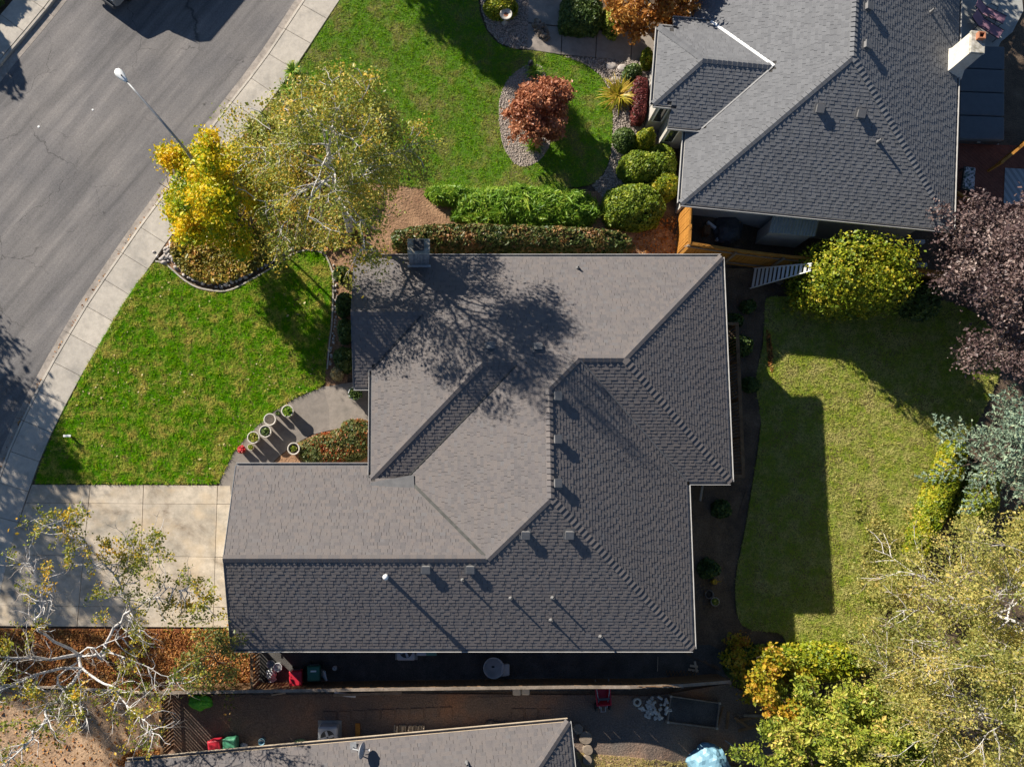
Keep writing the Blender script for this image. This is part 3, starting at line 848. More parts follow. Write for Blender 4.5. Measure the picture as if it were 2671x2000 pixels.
WID = [0.14, 0.2, 0.27]
THK = [0.0, 0.009]
def shingles(roof, faces, mat, seed, n_single=300):
    r = np.random.default_rng(seed)
    ex = 0.145 / math.sqrt(1 + MP * MP)
    V, Q, G, TQ, TG = [], [], {}, [], {}
    full = []
    for fc in faces:
        n = fc.n; e = Vector((n.y, -n.x))
        poly = fc.poly
        ar = sum(poly[i][0] * poly[(i + 1) % len(poly)][1] - poly[(i + 1) % len(poly)][0] * poly[i][1] for i in range(len(poly)))
        if ar < 0: poly = poly[::-1]
        A = [e.dot(Vector(p)) for p in poly]; B = [n.dot(Vector(p)) for p in poly]
        ab = list(zip(A, B))
        if sum(ab[i][0] * ab[(i + 1) % len(ab)][1] - ab[(i + 1) % len(ab)][0] * ab[i][1] for i in range(len(ab))) < 0: ab = ab[::-1]
        b0 = min(B)
        k = 0
        rect = []
        while b0 + k * ex < max(B):
            a = min(A) - r.uniform(0, 0.3)
            thick = int(r.integers(2))
            while a < max(A):
                w = int(r.integers(3)); 
                rect.append((a, b0 + k * ex, w, thick, r.uniform(0, 1)))
                a += WID[w]
                thick = 1 - thick
            k += 1
        R = np.array(rect)
        W = np.array(WID)[R[:, 2].astype(int)]
        ins = np.zeros((len(R), 4), bool)
        for c, (da, db) in enumerate(((0, 0), (1, 0), (1, 1), (0, 1))):
            ins[:, c] = inside(ab, R[:, 0] + da * W, R[:, 1] + db * ex)
        cx, cy = R[:, 0] + W / 2, R[:, 1] + ex / 2
        near = np.zeros(len(R), bool)
        for i in range(len(ab)):
            p, q2 = ab[i], ab[(i + 1) % len(ab)]
            L2 = (q2[0] - p[0]) ** 2 + (q2[1] - p[1]) ** 2 + 1e-9
            t = np.clip(((cx - p[0]) * (q2[0] - p[0]) + (cy - p[1]) * (q2[1] - p[1])) / L2, 0, 1)
            near |= np.hypot(cx - p[0] - t * (q2[0] - p[0]), cy - p[1] - t * (q2[1] - p[1])) < 0.17
        for idx in range(len(R)):
            a0, bb, w, th, tint = rect[idx]
            if ins[idx].all() and not near[idx]:
                full.append((fc, a0, bb, w, th, tint)); continue
            if not ins[idx].any() and not near[idx]: continue
            P = [(a0, bb), (a0 + WID[w], bb), (a0 + WID[w], bb + ex), (a0, bb + ex)]
            c = (a0 + WID[w] / 2, bb + ex / 2)
            for i in range(len(ab)):
                if seg_dist(c, ab[i], ab[(i + 1) % len(ab)]) < 0.2:
                    P = clip_poly(P, ab[i], ab[(i + 1) % len(ab)])
                    if len(P) < 3: break
            if len(P) < 3: continue
            g = G.setdefault(len(P), []); base = len(V)
            tops, bots = [], []
            for (pa, pb) in P:
                x, y = e.x * pa + n.x * pb, e.y * pa + n.y * pb
                z = fc.z(x, y)
                tops.append((x, y, z + 0.003 + THK[th] * 0.6 + (THK[th] * 0.4 + 0.009) * (1 - (pb - bb) / ex)))
                bots.append((x, y, z - 0.004))
            V += tops + bots
            m = len(P)
            g.append([base + i for i in range(m)]); TG.setdefault(m, []).append(tint)
            for i in range(m):
                j = (i + 1) % m
                Q.append((base + m + i, base + m + j, base + j, base + i)); TQ.append(tint)
    # the shingles that show largest (highest, nearest the camera) are pieces of their own
    order = sorted(range(len(full)), key=lambda i: -full[i][0].z(full[i][0].n.y * full[i][1] + full[i][0].n.x * full[i][2], -full[i][0].n.x * full[i][1] + full[i][0].n.y * full[i][2]))
    single = set(order[:n_single])
    cache = {}
    sl = 1 / math.sqrt(1 + MP * MP)
    Vn = []
    for i, (fc, a0, bb, w, th, tint) in enumerate(full):
        n = fc.n; e = Vector((n.y, -n.x))
        if i in single:
            key = (w, th, int(tint * 5))
            if key not in cache:
                t = THK[th]; L = 0.145
                vs = [(0, 0, t + .012), (WID[w], 0, t + .012), (WID[w], L, .003 + t * .6), (0, L, .003 + t * .6), (0, 0, -.004), (WID[w], 0, -.004), (WID[w], L, -.004), (0, L, -.004)]
                fs = [(0, 1, 2, 3), (4, 5, 1, 0), (5, 6, 2, 1), (6, 7, 3, 2), (7, 4, 0, 3)]
                cache[key] = np_mesh('shingle', vs, [fs], mat, [(key[2] + .5) / 5] * 5)
            x, y = e.x * a0 + n.x * bb, e.y * a0 + n.y * bb
            u = Vector((n.x, n.y, MP)) * sl
            nn = Vector((e.x, e.y, 0)).cross(u)
            Mx = Matrix(((e.x, u.x, nn.x, x), (e.y, u.y, nn.y, y), (0, u.z, nn.z, fc.z(x, y)), (0, 0, 0, 1)))
            link('shingle', cache[key], roof, mtx=Mx)
            continue
        base = len(V)
        tp, bt = [], []
        for da, db in ((0, 0), (1, 0), (1, 1), (0, 1)):
            pa, pb = a0 + da * (WID[w] - (0.013 if (tint * 97) % 1 < 0.3 else 0)), bb + db * ex
            x, y = e.x * pa + n.x * pb, e.y * pa + n.y * pb
            z = fc.z(x, y)
            tp.append((x, y, z + 0.003 + THK[th] * 0.6 + (THK[th] * 0.4 + 0.009) * (1 - db))); bt.append((x, y, z - 0.004))
        V += tp + bt
        Q += [(base, base + 1, base + 2, base + 3), (base + 4, base + 5, base + 1, base), (base + 5, base + 6, base + 2, base + 1), (base + 7, base + 4, base, base + 3)]
        TQ += [tint] * 4
    Fs, T = [np.array(Q)], list(TQ)
    for m, g in G.items():
        Fs.append(np.array(g)); T += TG[m]
    # np_mesh keeps the order of the groups
    return tag(link('shingle_field', np_mesh('shingle_field', V, Fs, mat, T), roof), kind='stuff')

def ridge_caps(roof, lines, mat, step=0.22, wing=0.15):
    rr = np.random.default_rng(5)
    for (p0, p1, fa, fb) in lines:
        a = Vector((p0[0], p0[1], min(fa.z(*p0), fb.z(*p0)))); b = Vector((p1[0], p1[1], min(fa.z(*p1), fb.z(*p1))))
        d = b - a
        w = Vector((-d.y, d.x, 0)).normalized()
        L = d.length; n = max(1, int(L / step)); st = L / n
        ud = d.normalized()
        def low(p): return min(fa.z(p.x, p.y), fb.z(p.x, p.y))
        dl = low(a + w * wing) - a.z; dr = low(a - w * wing) - a.z
        meshes = []
        for tv in range(3):
            vs = []
            for s, t in ((-0.03, 0.06), (st, 0.018)):
                for off, dz in ((w * wing, dl), (Vector(), 0), (w * -wing, dr)):
                    p = ud * s + off + Vector((0, 0, dz + t)); vs.append(tuple(p))
            for off, dz in ((w * wing, dl), (Vector(), 0), (w * -wing, dr)):
                p = ud * -0.02 + off + Vector((0, 0, dz - 0.01)); vs.append(tuple(p))
            fs4 = [(0, 1, 4, 3), (1, 2, 5, 4), (1, 0, 6, 7), (2, 1, 7, 8)]
            fs3 = [(0, 3, 6), (2, 8, 5)]
            meshes.append(np_mesh('ridge_cap', vs, [fs4, fs3], mat, [0.15 + 0.3 * tv] * 6))
        for k in range(n):
            link('ridge_cap', meshes[int(rr.integers(3))], roof, loc=tuple(a + ud * (st * k)))

def roof_deck(parent, faces, mat, thick=0.12):
    mb = MB()
    for fc in faces:
        n = len(fc.poly)
        ar = sum(fc.poly[i][0] * fc.poly[(i + 1) % n][1] - fc.poly[(i + 1) % n][0] * fc.poly[i][1] for i in range(n))
        P = fc.poly if ar > 0 else fc.poly[::-1]
        tri = tessellate_polygon([[Vector((p[0], p[1], 0)) for p in P]])
        top = [(p[0], p[1], fc.z(*p) - 0.012) for p in P]; bot = [(p[0], p[1], fc.z(*p) - thick) for p in P]
        def up(t, f):
            a, b, c = (Vector(P[i]) for i in t)
            return t if ((b - a).cross(c - a) > 0) == f else t[::-1]
        mb.add(top, [tuple(up(t, True)) for t in tri]); mb.add(bot, [tuple(up(t, False)) for t in tri])
        mb.add(top + bot, [(i + n, (i + 1) % n + n, (i + 1) % n, i) for i in range(n)])
    return mb.build('roof', mat, parent)

def gutter(parent, p0, p1, z0, z1, out, mat):
    """open trough along an eave; out = outward plan direction"""
    o = Vector((out[0], out[1], 0))
    a = Vector((p0[0], p0[1], z0)); b = Vector((p1[0], p1[1], z1))
    mb = MB()
    tr = MB().bar(a + o * 0.07 + Vector((0, 0, -.11)), b + o * 0.07 + Vector((0, 0, -.11)), 0.1, 0.012)
    mb.bar(a + o * 0.135 + Vector((0, 0, -.055)), b + o * 0.135 + Vector((0, 0, -.055)), 0.022, 0.11)
    mb.bar(a + o * 0.012 + Vector((0, 0, -.075)), b + o * 0.012 + Vector((0, 0, -.075)), 0.012, 0.15)
    g = mb.build('gutter', mat, parent)
    tr.build('trough', M['gutter_d'], g)
    return g

def fascia(parent, p0, z0, p1, z1, out, mat):
    o = Vector((out[0], out[1], 0)) * 0.014
    a = Vector((p0[0], p0[1], z0 - 0.06)) + o; b = Vector((p1[0], p1[1], z1 - 0.06)) + o
    return MB().bar(a, b, 0.024, 0.17).build('rake_board', mat, parent)

def on_roof(u, v, f, inv=None):
    """where the pixel ray meets a roof plane; inv maps world to house plan"""
    z = 3.5
    for _ in range(40):
        x, y = at(u, v, z)
        lx, ly = inv(x, y) if inv else (x, y)
        z = f.z(lx, ly)
    return lx, ly, z

_vent_cache = {}
def box_vent(parent, p, f):
    if 'bv' not in _vent_cache:
        mb = MB()
        mb.box((0, 0, 0.012), (0.46, 0.46, 0.012))
        mb.add([(-.14, -.14, .01), (.14, -.14, .01), (.14, .14, .01), (-.14, .14, .01), (-.13, -.13, .13), (.13, -.13, .13), (.13, .13, .13), (-.13, .13, .13)],
               [(0, 1, 5, 4), (1, 2, 6, 5), (2, 3, 7, 6), (3, 0, 4, 7), (4, 5, 6, 7)])
        mb.add([(-.17, -.17, .13), (.17, -.17, .13), (.17, .17, .13), (-.17, .17, .13), (-.165, -.165, .17), (.165, -.165, .17), (.165, .165, .17), (-.165, .165, .17)],
               [(0, 3, 2, 1), (4, 5, 6, 7), (0, 1, 5, 4), (1, 2, 6, 5), (2, 3, 7, 6), (3, 0, 4, 7)])
        _vent_cache['bv'] = mb.mesh('roof_vent', M['ventgrey'])
    e = Vector((f.n.y, -f.n.x, 0)); u = Vector((f.n.x, f.n.y, MP)).normalized(); nn = e.cross(u)
    Mx = Matrix(((e.x, u.x, nn.x, p[0]), (e.y, u.y, nn.y, p[1]), (e.z, u.z, nn.z, p[2]), (0, 0, 0, 1)))
    return link('roof_vent', _vent_cache['bv'], parent, mtx=Mx)

def pipe_vent(parent, p, h, r=0.04, cap=False):
    o = MB().lathe([(0.1, -0.06), (0.09, 0.03), (r + 0.012, 0.1), (r, 0.12), (r, h), (r * 0.8, h), (r * 0.8, h - 0.06)], 12).build('vent_pipe', M['ventgrey'] if not cap else M['galv'], parent, True, loc=p)
    if cap:
        MB().lathe([(0.05, h - 0.08), (0.11, h - 0.06), (0.12, h + 0.06), (0.1, h + 0.12), (0.05, h + 0.17)], 12).build('pipe_cap', M['white'], o, True)
    return o
M['ventgrey'] = noisy('vent_grey', [(0.3, (0.14, 0.138, 0.138)), (0.7, (0.19, 0.185, 0.182))], 4.0, 0.6)
M['brick'] = noisy('chimney_brick', [(0.3, (0.2, 0.2, 0.205)), (0.7, (0.34, 0.34, 0.34))], 6.0, 0.9, (30.0, 0.8, 1.15))
M['mortar'] = noisy('mortar', [(0.3, (0.13, 0.13, 0.13)), (0.7, (0.2, 0.2, 0.2))], 8.0, 0.95)
M['stucco'] = noisy('chimney_stucco', [(0.3, (0.6, 0.55, 0.47)), (0.7, (0.72, 0.68, 0.6))], 3.0, 0.9, (20.0, 0.85, 1.08), (16.0, 0.6, 0.02))
M['cap_c'] = noisy('mossy_crown', [(0.3, (0.22, 0.2, 0.15)), (0.55, (0.45, 0.42, 0.36)), (0.75, (0.6, 0.57, 0.5))], 7.0, 0.9)

# ---- the house in the middle
h1 = thing('house', 'brown grey shingled house with hip roofs and garage wing in the centre', 'house')
fN = Face([(-3.3, 11.08), (12.9, 11.08), (7.955, 6.135), (6.085, 6.135), (4.776, 4.826), (3.656, 5.95), (2.164, 5.95), (-0.189, 8.3), (-3.3, 8.3)], (0, -1), (0, 11.08), 2.6)
fWS = Face([(-3.3, 8.3), (-0.189, 8.3), (-2.48, 6.009), (-2.48, 5.3), (-3.3, 5.3)], (0, 1), (0, 8.3), 3.851)
fWL = Face([(-2.48, 1.371), (-2.48, 6.009), (-0.189, 8.3), (2.164, 5.95), (-2.448, 1.338)], (1, 0), (-2.48, 0), 2.82)
fSS = Face([(2.164, 5.95), (3.656, 5.95), (-0.956, 1.338), (-2.448, 1.338)], (0, 1), (0, 5.95), 4.91)
fWM = Face([(3.656, 5.95), (4.776, 4.826), (4.776, 0.474), (2.342, -1.96), (-0.956, 1.338)], (1, 0), (4.776, 0), 5.414)
fGN = Face([(-8.3, 1.86), (-2.48, 1.86), (-2.48, 1.371), (-2.448, 1.338), (-0.956, 1.338), (2.342, -1.96), (-8.3, -1.96)], (0, -1), (0, 1.86), 2.6)
fS = Face([(-8.3, -1.96), (2.342, -1.96), (4.776, 0.474), (11.03, -5.78), (-8.3, -5.78)], (0, 1), (0, -5.78), 2.6)
fE = Face([(4.776, 0.474), (4.776, 4.826), (6.085, 6.135), (11.03, 1.19), (11.03, -5.78)], (-1, 0), (11.03, 0), 2.6)
fS2 = Face([(6.085, 6.135), (7.955, 6.135), (12.9, 1.19), (11.03, 1.19)], (0, 1), (0, 1.19), 2.6)
fE2 = Face([(7.955, 6.135), (12.9, 11.08), (12.9, 1.19)], (-1, 0), (12.9, 0), 2.6)
faces1 = [fN, fWS, fWL, fSS, fWM, fGN, fS, fE, fS2, fE2]
roof1 = roof_deck(h1, faces1, M['deck_under'])
shingles(roof1, faces1, M['shingle1'], 21)
ridge_caps(roof1, [((12.9, 11.08), (7.955, 6.135), fN, fE2), ((6.085, 6.135), (7.955, 6.135), fN, fS2), ((4.776, 4.826), (6.085, 6.135), fN, fE),
                   ((4.776, 0.474), (4.776, 4.826), fWM, fE), ((2.342, -1.96), (4.776, 0.474), fWM, fS), ((-8.3, -1.96), (2.342, -1.96), fGN, fS),
                   ((11.03, -5.78), (4.776, 0.474), fS, fE), ((12.9, 1.19), (7.955, 6.135), fS2, fE2), ((-2.448, 1.338), (2.164, 5.95), fWL, fSS),
                   ((2.164, 5.95), (3.656, 5.95), fN, fSS), ((3.656, 5.95), (4.776, 4.826), fN, fWM), ((-3.3, 8.3), (-0.189, 8.3), fN, fWS), ((-0.189, 8.3), (2.164, 5.95), fN, fWL)], M['shingle1'], 0.235)
M['valley_d'] = noisy('valley_metal', [(0.3, (0.05, 0.05, 0.046)), (0.7, (0.085, 0.085, 0.078))], 4.0, 0.8)
def valley(parent, p0, p1, f, mat, w=0.1, lift=0.04):
    a = Vector((p0[0], p0[1], f.z(*p0) + lift)); b = Vector((p1[0], p1[1], f.z(*p1) + lift))
    return MB().bar(a, b, w, 0.012).build('valley_flashing', mat, parent)
valley(roof1, (-2.48, 6.009), (-0.189, 8.3), fWL, M['dark_metal'], 0.07)
valley(roof1, (-0.956, 1.338), (3.656, 5.95), fWM, M['valley_d'], 0.05)
valley(roof1, (2.342, -1.96), (-0.956, 1.338), fWM, M['valley_d'], 0.13)
valley(roof1, (11.03, 1.19), (6.085, 6.135), fE, M['ventgrey'], 0.06)
q = [(*at(u, v, 2.98), 2.99 + dz) for u, v, dz in ((966, 1258, 0.0), (1079, 1238, 0.05), (1081, 1272, 0.05), (966, 1273, 0.0))]
MB().add(q + [(x, y, z - 0.03) for x, y, z in q], [(3, 2, 1, 0), (0, 1, 5, 4), (1, 2, 6, 5), (2, 3, 7, 6), (3, 0, 4, 7)]).build('flat_patch', M['ventgrey'], h1)
for a, b, z0, z1, o in (((-3.3, 11.08), (12.9, 11.08), 2.6, 2.6, (0, 1)), ((12.9, 11.08), (12.9, 1.19), 2.6, 2.6, (1, 0)), ((11.17, 1.19), (12.9, 1.19), 2.6, 2.6, (0, -1)), ((11.03, 1.05), (11.03, -5.78), 2.6, 2.6, (1, 0)),
                        ((-8.3, -5.78), (11.03, -5.78), 2.6, 2.6, (0, -1)), ((-8.3, 1.86), (-2.62, 1.86), 2.6, 2.6, (0, 1)), ((-2.48, 1.35), (-2.48, 6.0), 2.82, 2.82, (-1, 0)), ((-3.3, 5.3), (-2.65, 5.3), 2.5, 2.5, (0, -1))):
    gutter(h1, a, b, z0, z1, o, M['gutter_w'])
for p0, z0, p1, z1 in (((-8.3, 1.86), 2.6, (-8.3, -1.96), 4.319), ((-8.3, -1.96), 4.319, (-8.3, -5.78), 2.6), ((-3.3, 11.08), 2.6, (-3.3, 8.3), 3.851), ((-3.3, 8.3), 3.851, (-3.3, 5.3), 2.5)):
    fascia(h1, p0, z0, p1, z1, (-1, 0), M['gutter_d'])
foot1 = [(-7.85, -5.25), (10.5, -5.25), (10.5, 1.75), (12.4, 1.75), (12.4, 10.5), (-2.85, 10.5), (-2.85, 5.9), (-1.95, 5.9), (-1.95, 1.35), (-7.85, 1.35)]
MB().prism(foot1, -2.6, 2.56).build('wall', M['wall_l'], h1)
MB().add([(-7.85, -5.25, 2.5), (-7.85, 1.35, 2.5), (-7.85, -1.96, 4.1), (-7.7, -5.25, 2.5), (-7.7, 1.35, 2.5), (-7.7, -1.96, 4.1)], [(0, 2, 1), (3, 4, 5), (0, 3, 5, 2), (1, 2, 5, 4), (0, 1, 4, 3)]).build('gable_wall', M['wall_l'], h1)
gd = MB().box((-7.87, -2.2, 1.1), (0.06, 4.9, 2.15)).build('garage_door', M['white'], h1)
for k in range(4):
    MB().box((-7.91, -2.2, 0.3 + 0.53 * k), (0.03, 4.8, 0.49)).build('door_panel', M['white'], gd)
for (x, y, w, ax) in ((12.42, 4, 1.6, 'x'), (12.42, 8, 1.4, 'x'), (10.52, -2, 1.8, 'x'), (2, -5.27, 1.4, 'y'), (6, -5.27, 1.2, 'y'), (3, 10.52, 1.4, 'y'), (8, 10.52, 1.4, 'y')):
    s = (0.06, w, 1.1) if ax == 'x' else (w, 0.06, 1.1)
    fr = MB().box((x, y, 1.5), s).build('window', M['white'], h1)
    s2 = (0.08, w - 0.16, 0.94) if ax == 'x' else (w - 0.16, 0.08, 0.94)
    MB().box((x, y, 1.5), s2).build('pane', M['glass'], fr)
for u, v, f in ((1451, 1034, fE), (1451, 1146, fE), (1451, 1260, fE), (1370, 1392, fS), (1484, 1392, fS), (1111, 1482, fS), (1226, 1482, fS), (1402, 908, fN), (1279, 906, fN)):
    box_vent(h1, on_roof(u, v, f), f)
pipe_vent(h1, on_roof(1008, 1501, fS), 0.68, 0.08, True)
for u, v, f, h in ((1207, 1512, fS, 0.28), (1332, 1559, fS, 0.3), (1441, 1558, fS, 0.32), (1437, 1616, fS, 0.32), (1566, 1659, fS, 0.28)):
    pipe_vent(h1, on_roof(u, v, f), h)
pipe_vent(h1, on_roof(1507, 700, fN), 0.22, 0.045)

def brick_chimney(parent, x0, x1, y0, y1, z0, z1):
    ch = MB().box(((x0 + x1) / 2, (y0 + y1) / 2, (z0 + z1) / 2), (x1 - x0 - 0.05, y1 - y0 - 0.05, z1 - z0)).build('chimney', M['mortar'], parent)
    me = MB().box((0, 0, 0), (0.192, 0.04, 0.062)).mesh('brick', M['brick'], bevel=0.005)
    rows = int((z1 - z0) / 0.074)
    nb = round((x1 - x0) / 0.205); st = (x1 - x0) / nb
    mb_ = round((y1 - y0) / 0.205); st2 = (y1 - y0) / mb_
    for k in range(rows):
        z = z1 - 0.04 - k * 0.074
        sh = 0.5 * (k % 2)
        for i in range(nb):
            x = x0 + st * (i + 0.5) + (st * 0.25 if k % 2 else -st * 0.25) * (0.9 if 0 < i < nb - 1 else 0)
            link('brick', me, ch, loc=(x, y0 + 0.012, z)); 
            if k < 9: link('brick', me, ch, loc=(x, y1 - 0.012, z))
        for i in range(mb_):
            y = y0 + st2 * (i + 0.5)
            if k < 9:
                link('brick', me, ch, loc=(x0 + 0.012, y, z), rot=(0, 0, rad(90))); link('brick', me, ch, loc=(x1 - 0.012, y, z), rot=(0, 0, rad(90)))
    cr = MB().box(((x0 + x1) / 2, (y0 + y1) / 2, z1 + 0.03), (x1 - x0 + 0.04, y1 - y0 + 0.04, 0.06)).build('crown', M['cap_c'], ch, bevel=0.015)
    xm, ym = (x0 + x1) / 2, (y0 + y1) / 2
    MB().box((xm, ym + .02, z1 + 0.13), ((x1 - x0) * .5, (y1 - y0) * .72, 0.14)).build('flue_cap', M['dark_metal'], ch, bevel=0.02)
    MB().bar((x0 - .06, y0 - .07, fN.z(0, y0 - .07) + .02), (x1 + .06, y0 - .07, fN.z(0, y0 - .07) + .02), 0.14, 0.02).build('apron_flashing', M['flash'], ch)
    return ch
CH = (-0.9, 0.0, 10.65, 11.27, 1.2, 4.42)
brick_chimney(h1, *CH)

# ---- the house up right, turned by -5.9 degrees
R2 = rad(-5.9)
h2 = thing('house', 'cool grey shingled house with white chimney at the upper right', 'house', (11.21, 13.57, 0), R2)
def inv2(x, y):
    dx, dy = x - 11.21, y - 13.57
    c, s = math.cos(R2), math.sin(R2)
    return dx * c + dy * s, -dx * s + dy * c
gW = Face([(0, 0), (6.02, 6.02), (6.02, 16), (0, 16), (0, 8.93), (3.2, 6.0), (0.42, 3.22), (0, 3.22)], (1, 0), (0, 0), 2.6)
gW.poly = [(0, 0), (6.02, 6.02), (6.02, 16), (0, 16), (0, 8.49), (0.68, 8.52), (3.2, 6.0), (0.6, 3.4), (0, 3.4)]
gS = Face([(0, 0), (12.05, 0), (6.02, 6.02)], (0, 1), (0, 0), 2.6)
gE = Face([(12.05, 0), (12.05, 16), (6.02, 16), (6.02, 6.02)], (-1, 0), (12.05, 0), 2.6)
pS = Face([(0.12, 6.0), (3.2, 6.0), (0.6, 3.4), (-0.9, 3.4), (-0.9, 4.18), (-1.7, 4.18)], (0, 1), (0, 6.0), 4.03)
pN = Face([(0.12, 6.0), (-1.7, 7.82), (-1.04, 7.82), (-1.04, 8.49), (0.68, 8.52), (3.2, 6.0)], (0, -1), (0, 6.0), 4.03)
pW = Face([(-1.7, 4.18), (0.12, 6.0), (-1.7, 7.82)], (1, 0), (0.12, 0), 4.03)
faces2 = [gW, gS, gE, pS, pN, pW]
roof2 = roof_deck(h2, faces2, M['deck_under'])
shingles(roof2, faces2, M['shingle2'], 22)
ridge_caps(roof2, [((0, 0), (6.02, 6.02), gW, gS), ((12.05, 0), (6.02, 6.02), gS, gE), ((6.02, 6.02), (6.02, 16), gW, gE), ((-1.7, 4.18), (0.12, 6.0), pS, pW), ((-1.7, 7.82), (0.12, 6.0), pN, pW), ((0.12, 6.0), (3.2, 6.0), pN, pS)], M['shingle2'], 0.22)
valley(roof2, (0.6, 3.4), (3.2, 6.0), pS, M['gutter_w'], 0.06)
valley(roof2, (0.68, 8.52), (3.2, 6.0), pN, M['white'], 0.14)
for a, b, z, o in (((0, 0), (0, 3.4), 2.6, (-1, 0)), ((0, 0), (12.05, 0), 2.6, (0, -1)), ((12.05, 0), (12.05, 16), 2.6, (1, 0)), ((0, 8.6), (0, 16), 2.6, (-1, 0)), ((-1.7, 4.18), (-1.7, 7.82), 3.21, (-1, 0)),
                   ((-1.7, 4.18), (-0.9, 4.18), 3.21, (0, -1)), ((-0.9, 3.4), (0.5, 3.4), 2.86, (0, -1)), ((-1.7, 7.82), (-1.04, 7.82), 3.21, (0, 1)), ((-1.04, 8.49), (0.5, 8.49), 2.9, (0, 1))):
    gutter(h2, a, b, z, z, o, M['gutter_w'])
MB().prism([(0.5, 0.55), (11.5, 0.55), (11.5, 15.5), (0.5, 15.5)], -2.8, 2.56).build('wall', M['wall_2'], h2)
MB().prism([(-1.3, 4.6), (0.52, 4.6), (0.52, 7.4), (-1.3, 7.4)], -1, 3.15).build('wall', M['wall_2'], h2)
MB().prism([(-0.6, 3.8), (0.51, 3.8), (0.51, 4.58), (-0.6, 4.58)], -1, 2.85).build('wall', M['wall_2'], h2)
for (x, y, z, s, s2) in ((-1.31, 6.0, 1.6, (0.06, 1.5, 1.3), (0.08, 1.34, 1.14)), (-0.3, 3.79, 1.3, (0.5, 0.06, 1.5), (0.36, 0.08, 1.36)), (-0.95, 4.59, 1.6, (0.5, 0.06, 1.5), (0.36, 0.08, 1.36))):
    w = MB().box((x, y, z), s).build('window', M['white'], h2)
    MB().box((x, y, z), s2).build('pane', M['glass'], w)
for u, v, f in ((2137, 284, gS), (2244, 297, gS), (2258, 120, gE), (2262, 20, gE)):
    box_vent(h2, on_roof(u, v, f, inv2), f)
for u, v, f, h in ((2290, 371, gS, 0.32), (2427, 33, gE, 0.32)):
    pipe_vent(h2, on_roof(u, v, f, inv2), h, 0.05)
# stucco chimney on the far eave
cx, cy = inv2(23.78, 20.12)
c2 = MB().add([(cx - .5, cy - .62, -2), (cx + .5, cy - .62, -2), (cx + .5, cy + .62, -2), (cx - .5, cy + .62, -2), (cx - .5, cy - .62, 2.5), (cx + .5, cy - .62, 2.5), (cx + .5, cy + .62, 2.5), (cx - .5, cy + .62, 2.5),
               (cx - .3, cy - .5, 3.0), (cx + .3, cy - .5, 3.0), (cx + .3, cy + .5, 3.0), (cx - .3, cy + .5, 3.0), (cx - .28, cy - .48, 4.25), (cx + .28, cy - .48, 4.25), (cx + .28, cy + .48, 4.25), (cx - .28, cy + .48, 4.25)],
              [tuple(4 * k + e for e in (i, (i + 1) % 4)) + tuple(4 * k + 4 + e for e in ((i + 1) % 4, i)) for k in range(3) for i in range(4)] + [(12, 13, 14, 15)]).build('chimney', M['stucco'], h2)
MB().box((cx, cy, 4.31), (0.64, 1.04, 0.12)).build('crown', M['cap_c'], c2, bevel=0.03)
fl = MB()
for dx, dy, w, d in ((-.13, 0, .05, .31), (.13, 0, .05, .31), (0, -.13, .21, .05), (0, .13, .21, .05)): fl.box((cx + dx + .05, cy + .22 + dy, 4.46), (w, d, 0.2))
fl.build('flue', M['terracotta'], c2)
MB().box((cx + .05, cy + .22, 4.4), (0.21, 0.21, 0.06)).build('flue_throat', M['rubber'], c2)

# ---- the house at the lower edge, turned by 5 degrees
R3 = rad(5.0)
h3 = thing('house', 'brown grey shingled house along the lower picture edge with satellite dish', 'house', (5.74, -8.73, 0), R3)
def inv3(x, y):
    dx, dy = x - 5.74, y + 8.73
    c, s = math.cos(R3), math.sin(R3)
    return dx * c + dy * s, -dx * s + dy * c
kN = Face([(0, 0), (-18.3, 0), (-18.3, -4.3), (-4.3, -4.3)], (0, -1), (0, 0), 2.6)
kE = Face([(0, 0), (-4.3, -4.3), (0, -8.6)], (-1, 0), (0, 0), 2.6)
kS = Face([(-18.3, -8.6), (0, -8.6), (-4.3, -4.3), (-18.3, -4.3)], (0, 1), (0, -8.6), 2.6)
roof3 = roof_deck(h3, [kN, kE, kS], M['deck_under'])
shingles(roof3, [kN, kE], M['shingle1'], 23)
ridge_caps(roof3, [((0, 0), (-4.3, -4.3), kN, kE), ((-18.3, -4.3), (-4.3, -4.3), kN, kS), ((0, -8.6), (-4.3, -4.3), kE, kS)], M['shingle1'], 0.22)
gutter(h3, (-18.3, 0), (0, 0), 2.6, 2.6, (0, 1), M['wood_pale'])
gutter(h3, (0, 0), (0, -8.6), 2.6, 2.6, (1, 0), M['gutter_w'])
fascia(h3, (-18.3, 0), 2.6, (-18.3, -4.3), 4.535, (-1, 0), M['gutter_d'])
MB().prism([(-17.9, -0.5), (-0.5, -0.5), (-0.5, -8.1), (-17.9, -8.1)], -2.0, 2.56).build('wall', M['wall_l'], h3)
pv = on_roof(1218, 1988, kN, inv3)
pipe_vent(h3, pv, 0.4, 0.05)
dp = on_roof(938, 1948, kN, inv3)
dish = empty('satellite_dish', dp, 0, h3)
MB().tube([(-.25, .05, 0.0), (-.25, .05, .35), (0, .02, .5)], 0.025).build('mast', M['galv'], dish)
ds = MB().lathe([(0.01, 0.0), (0.12, 0.012), (0.24, 0.05), (0.33, 0.1), (0.335, 0.11), (0.24, 0.06), (0.01, 0.012)], 22, close=False).build('reflector', M['grey_p'], dish, True, loc=(0.05, 0.02, 0.5), rot=(rad(10), rad(72), 0))
MB().tube([(0.0, -.02, .3), (0.3, -.02, .28), (0.42, -.02, .42)], 0.014).build('feed_arm', M['galv'], dish)
MB().box((0.42, -.02, .46), (.07, .06, .1)).build('receiver', M['white'], dish)
MB().box((-.25, .1, .02), (.25, .25, .03)).build('foot', M['galv'], dish)
# ------------------------------------------------------------------ vegetation builders
def unit(v): return v / (np.linalg.norm(v) + 1e-9)

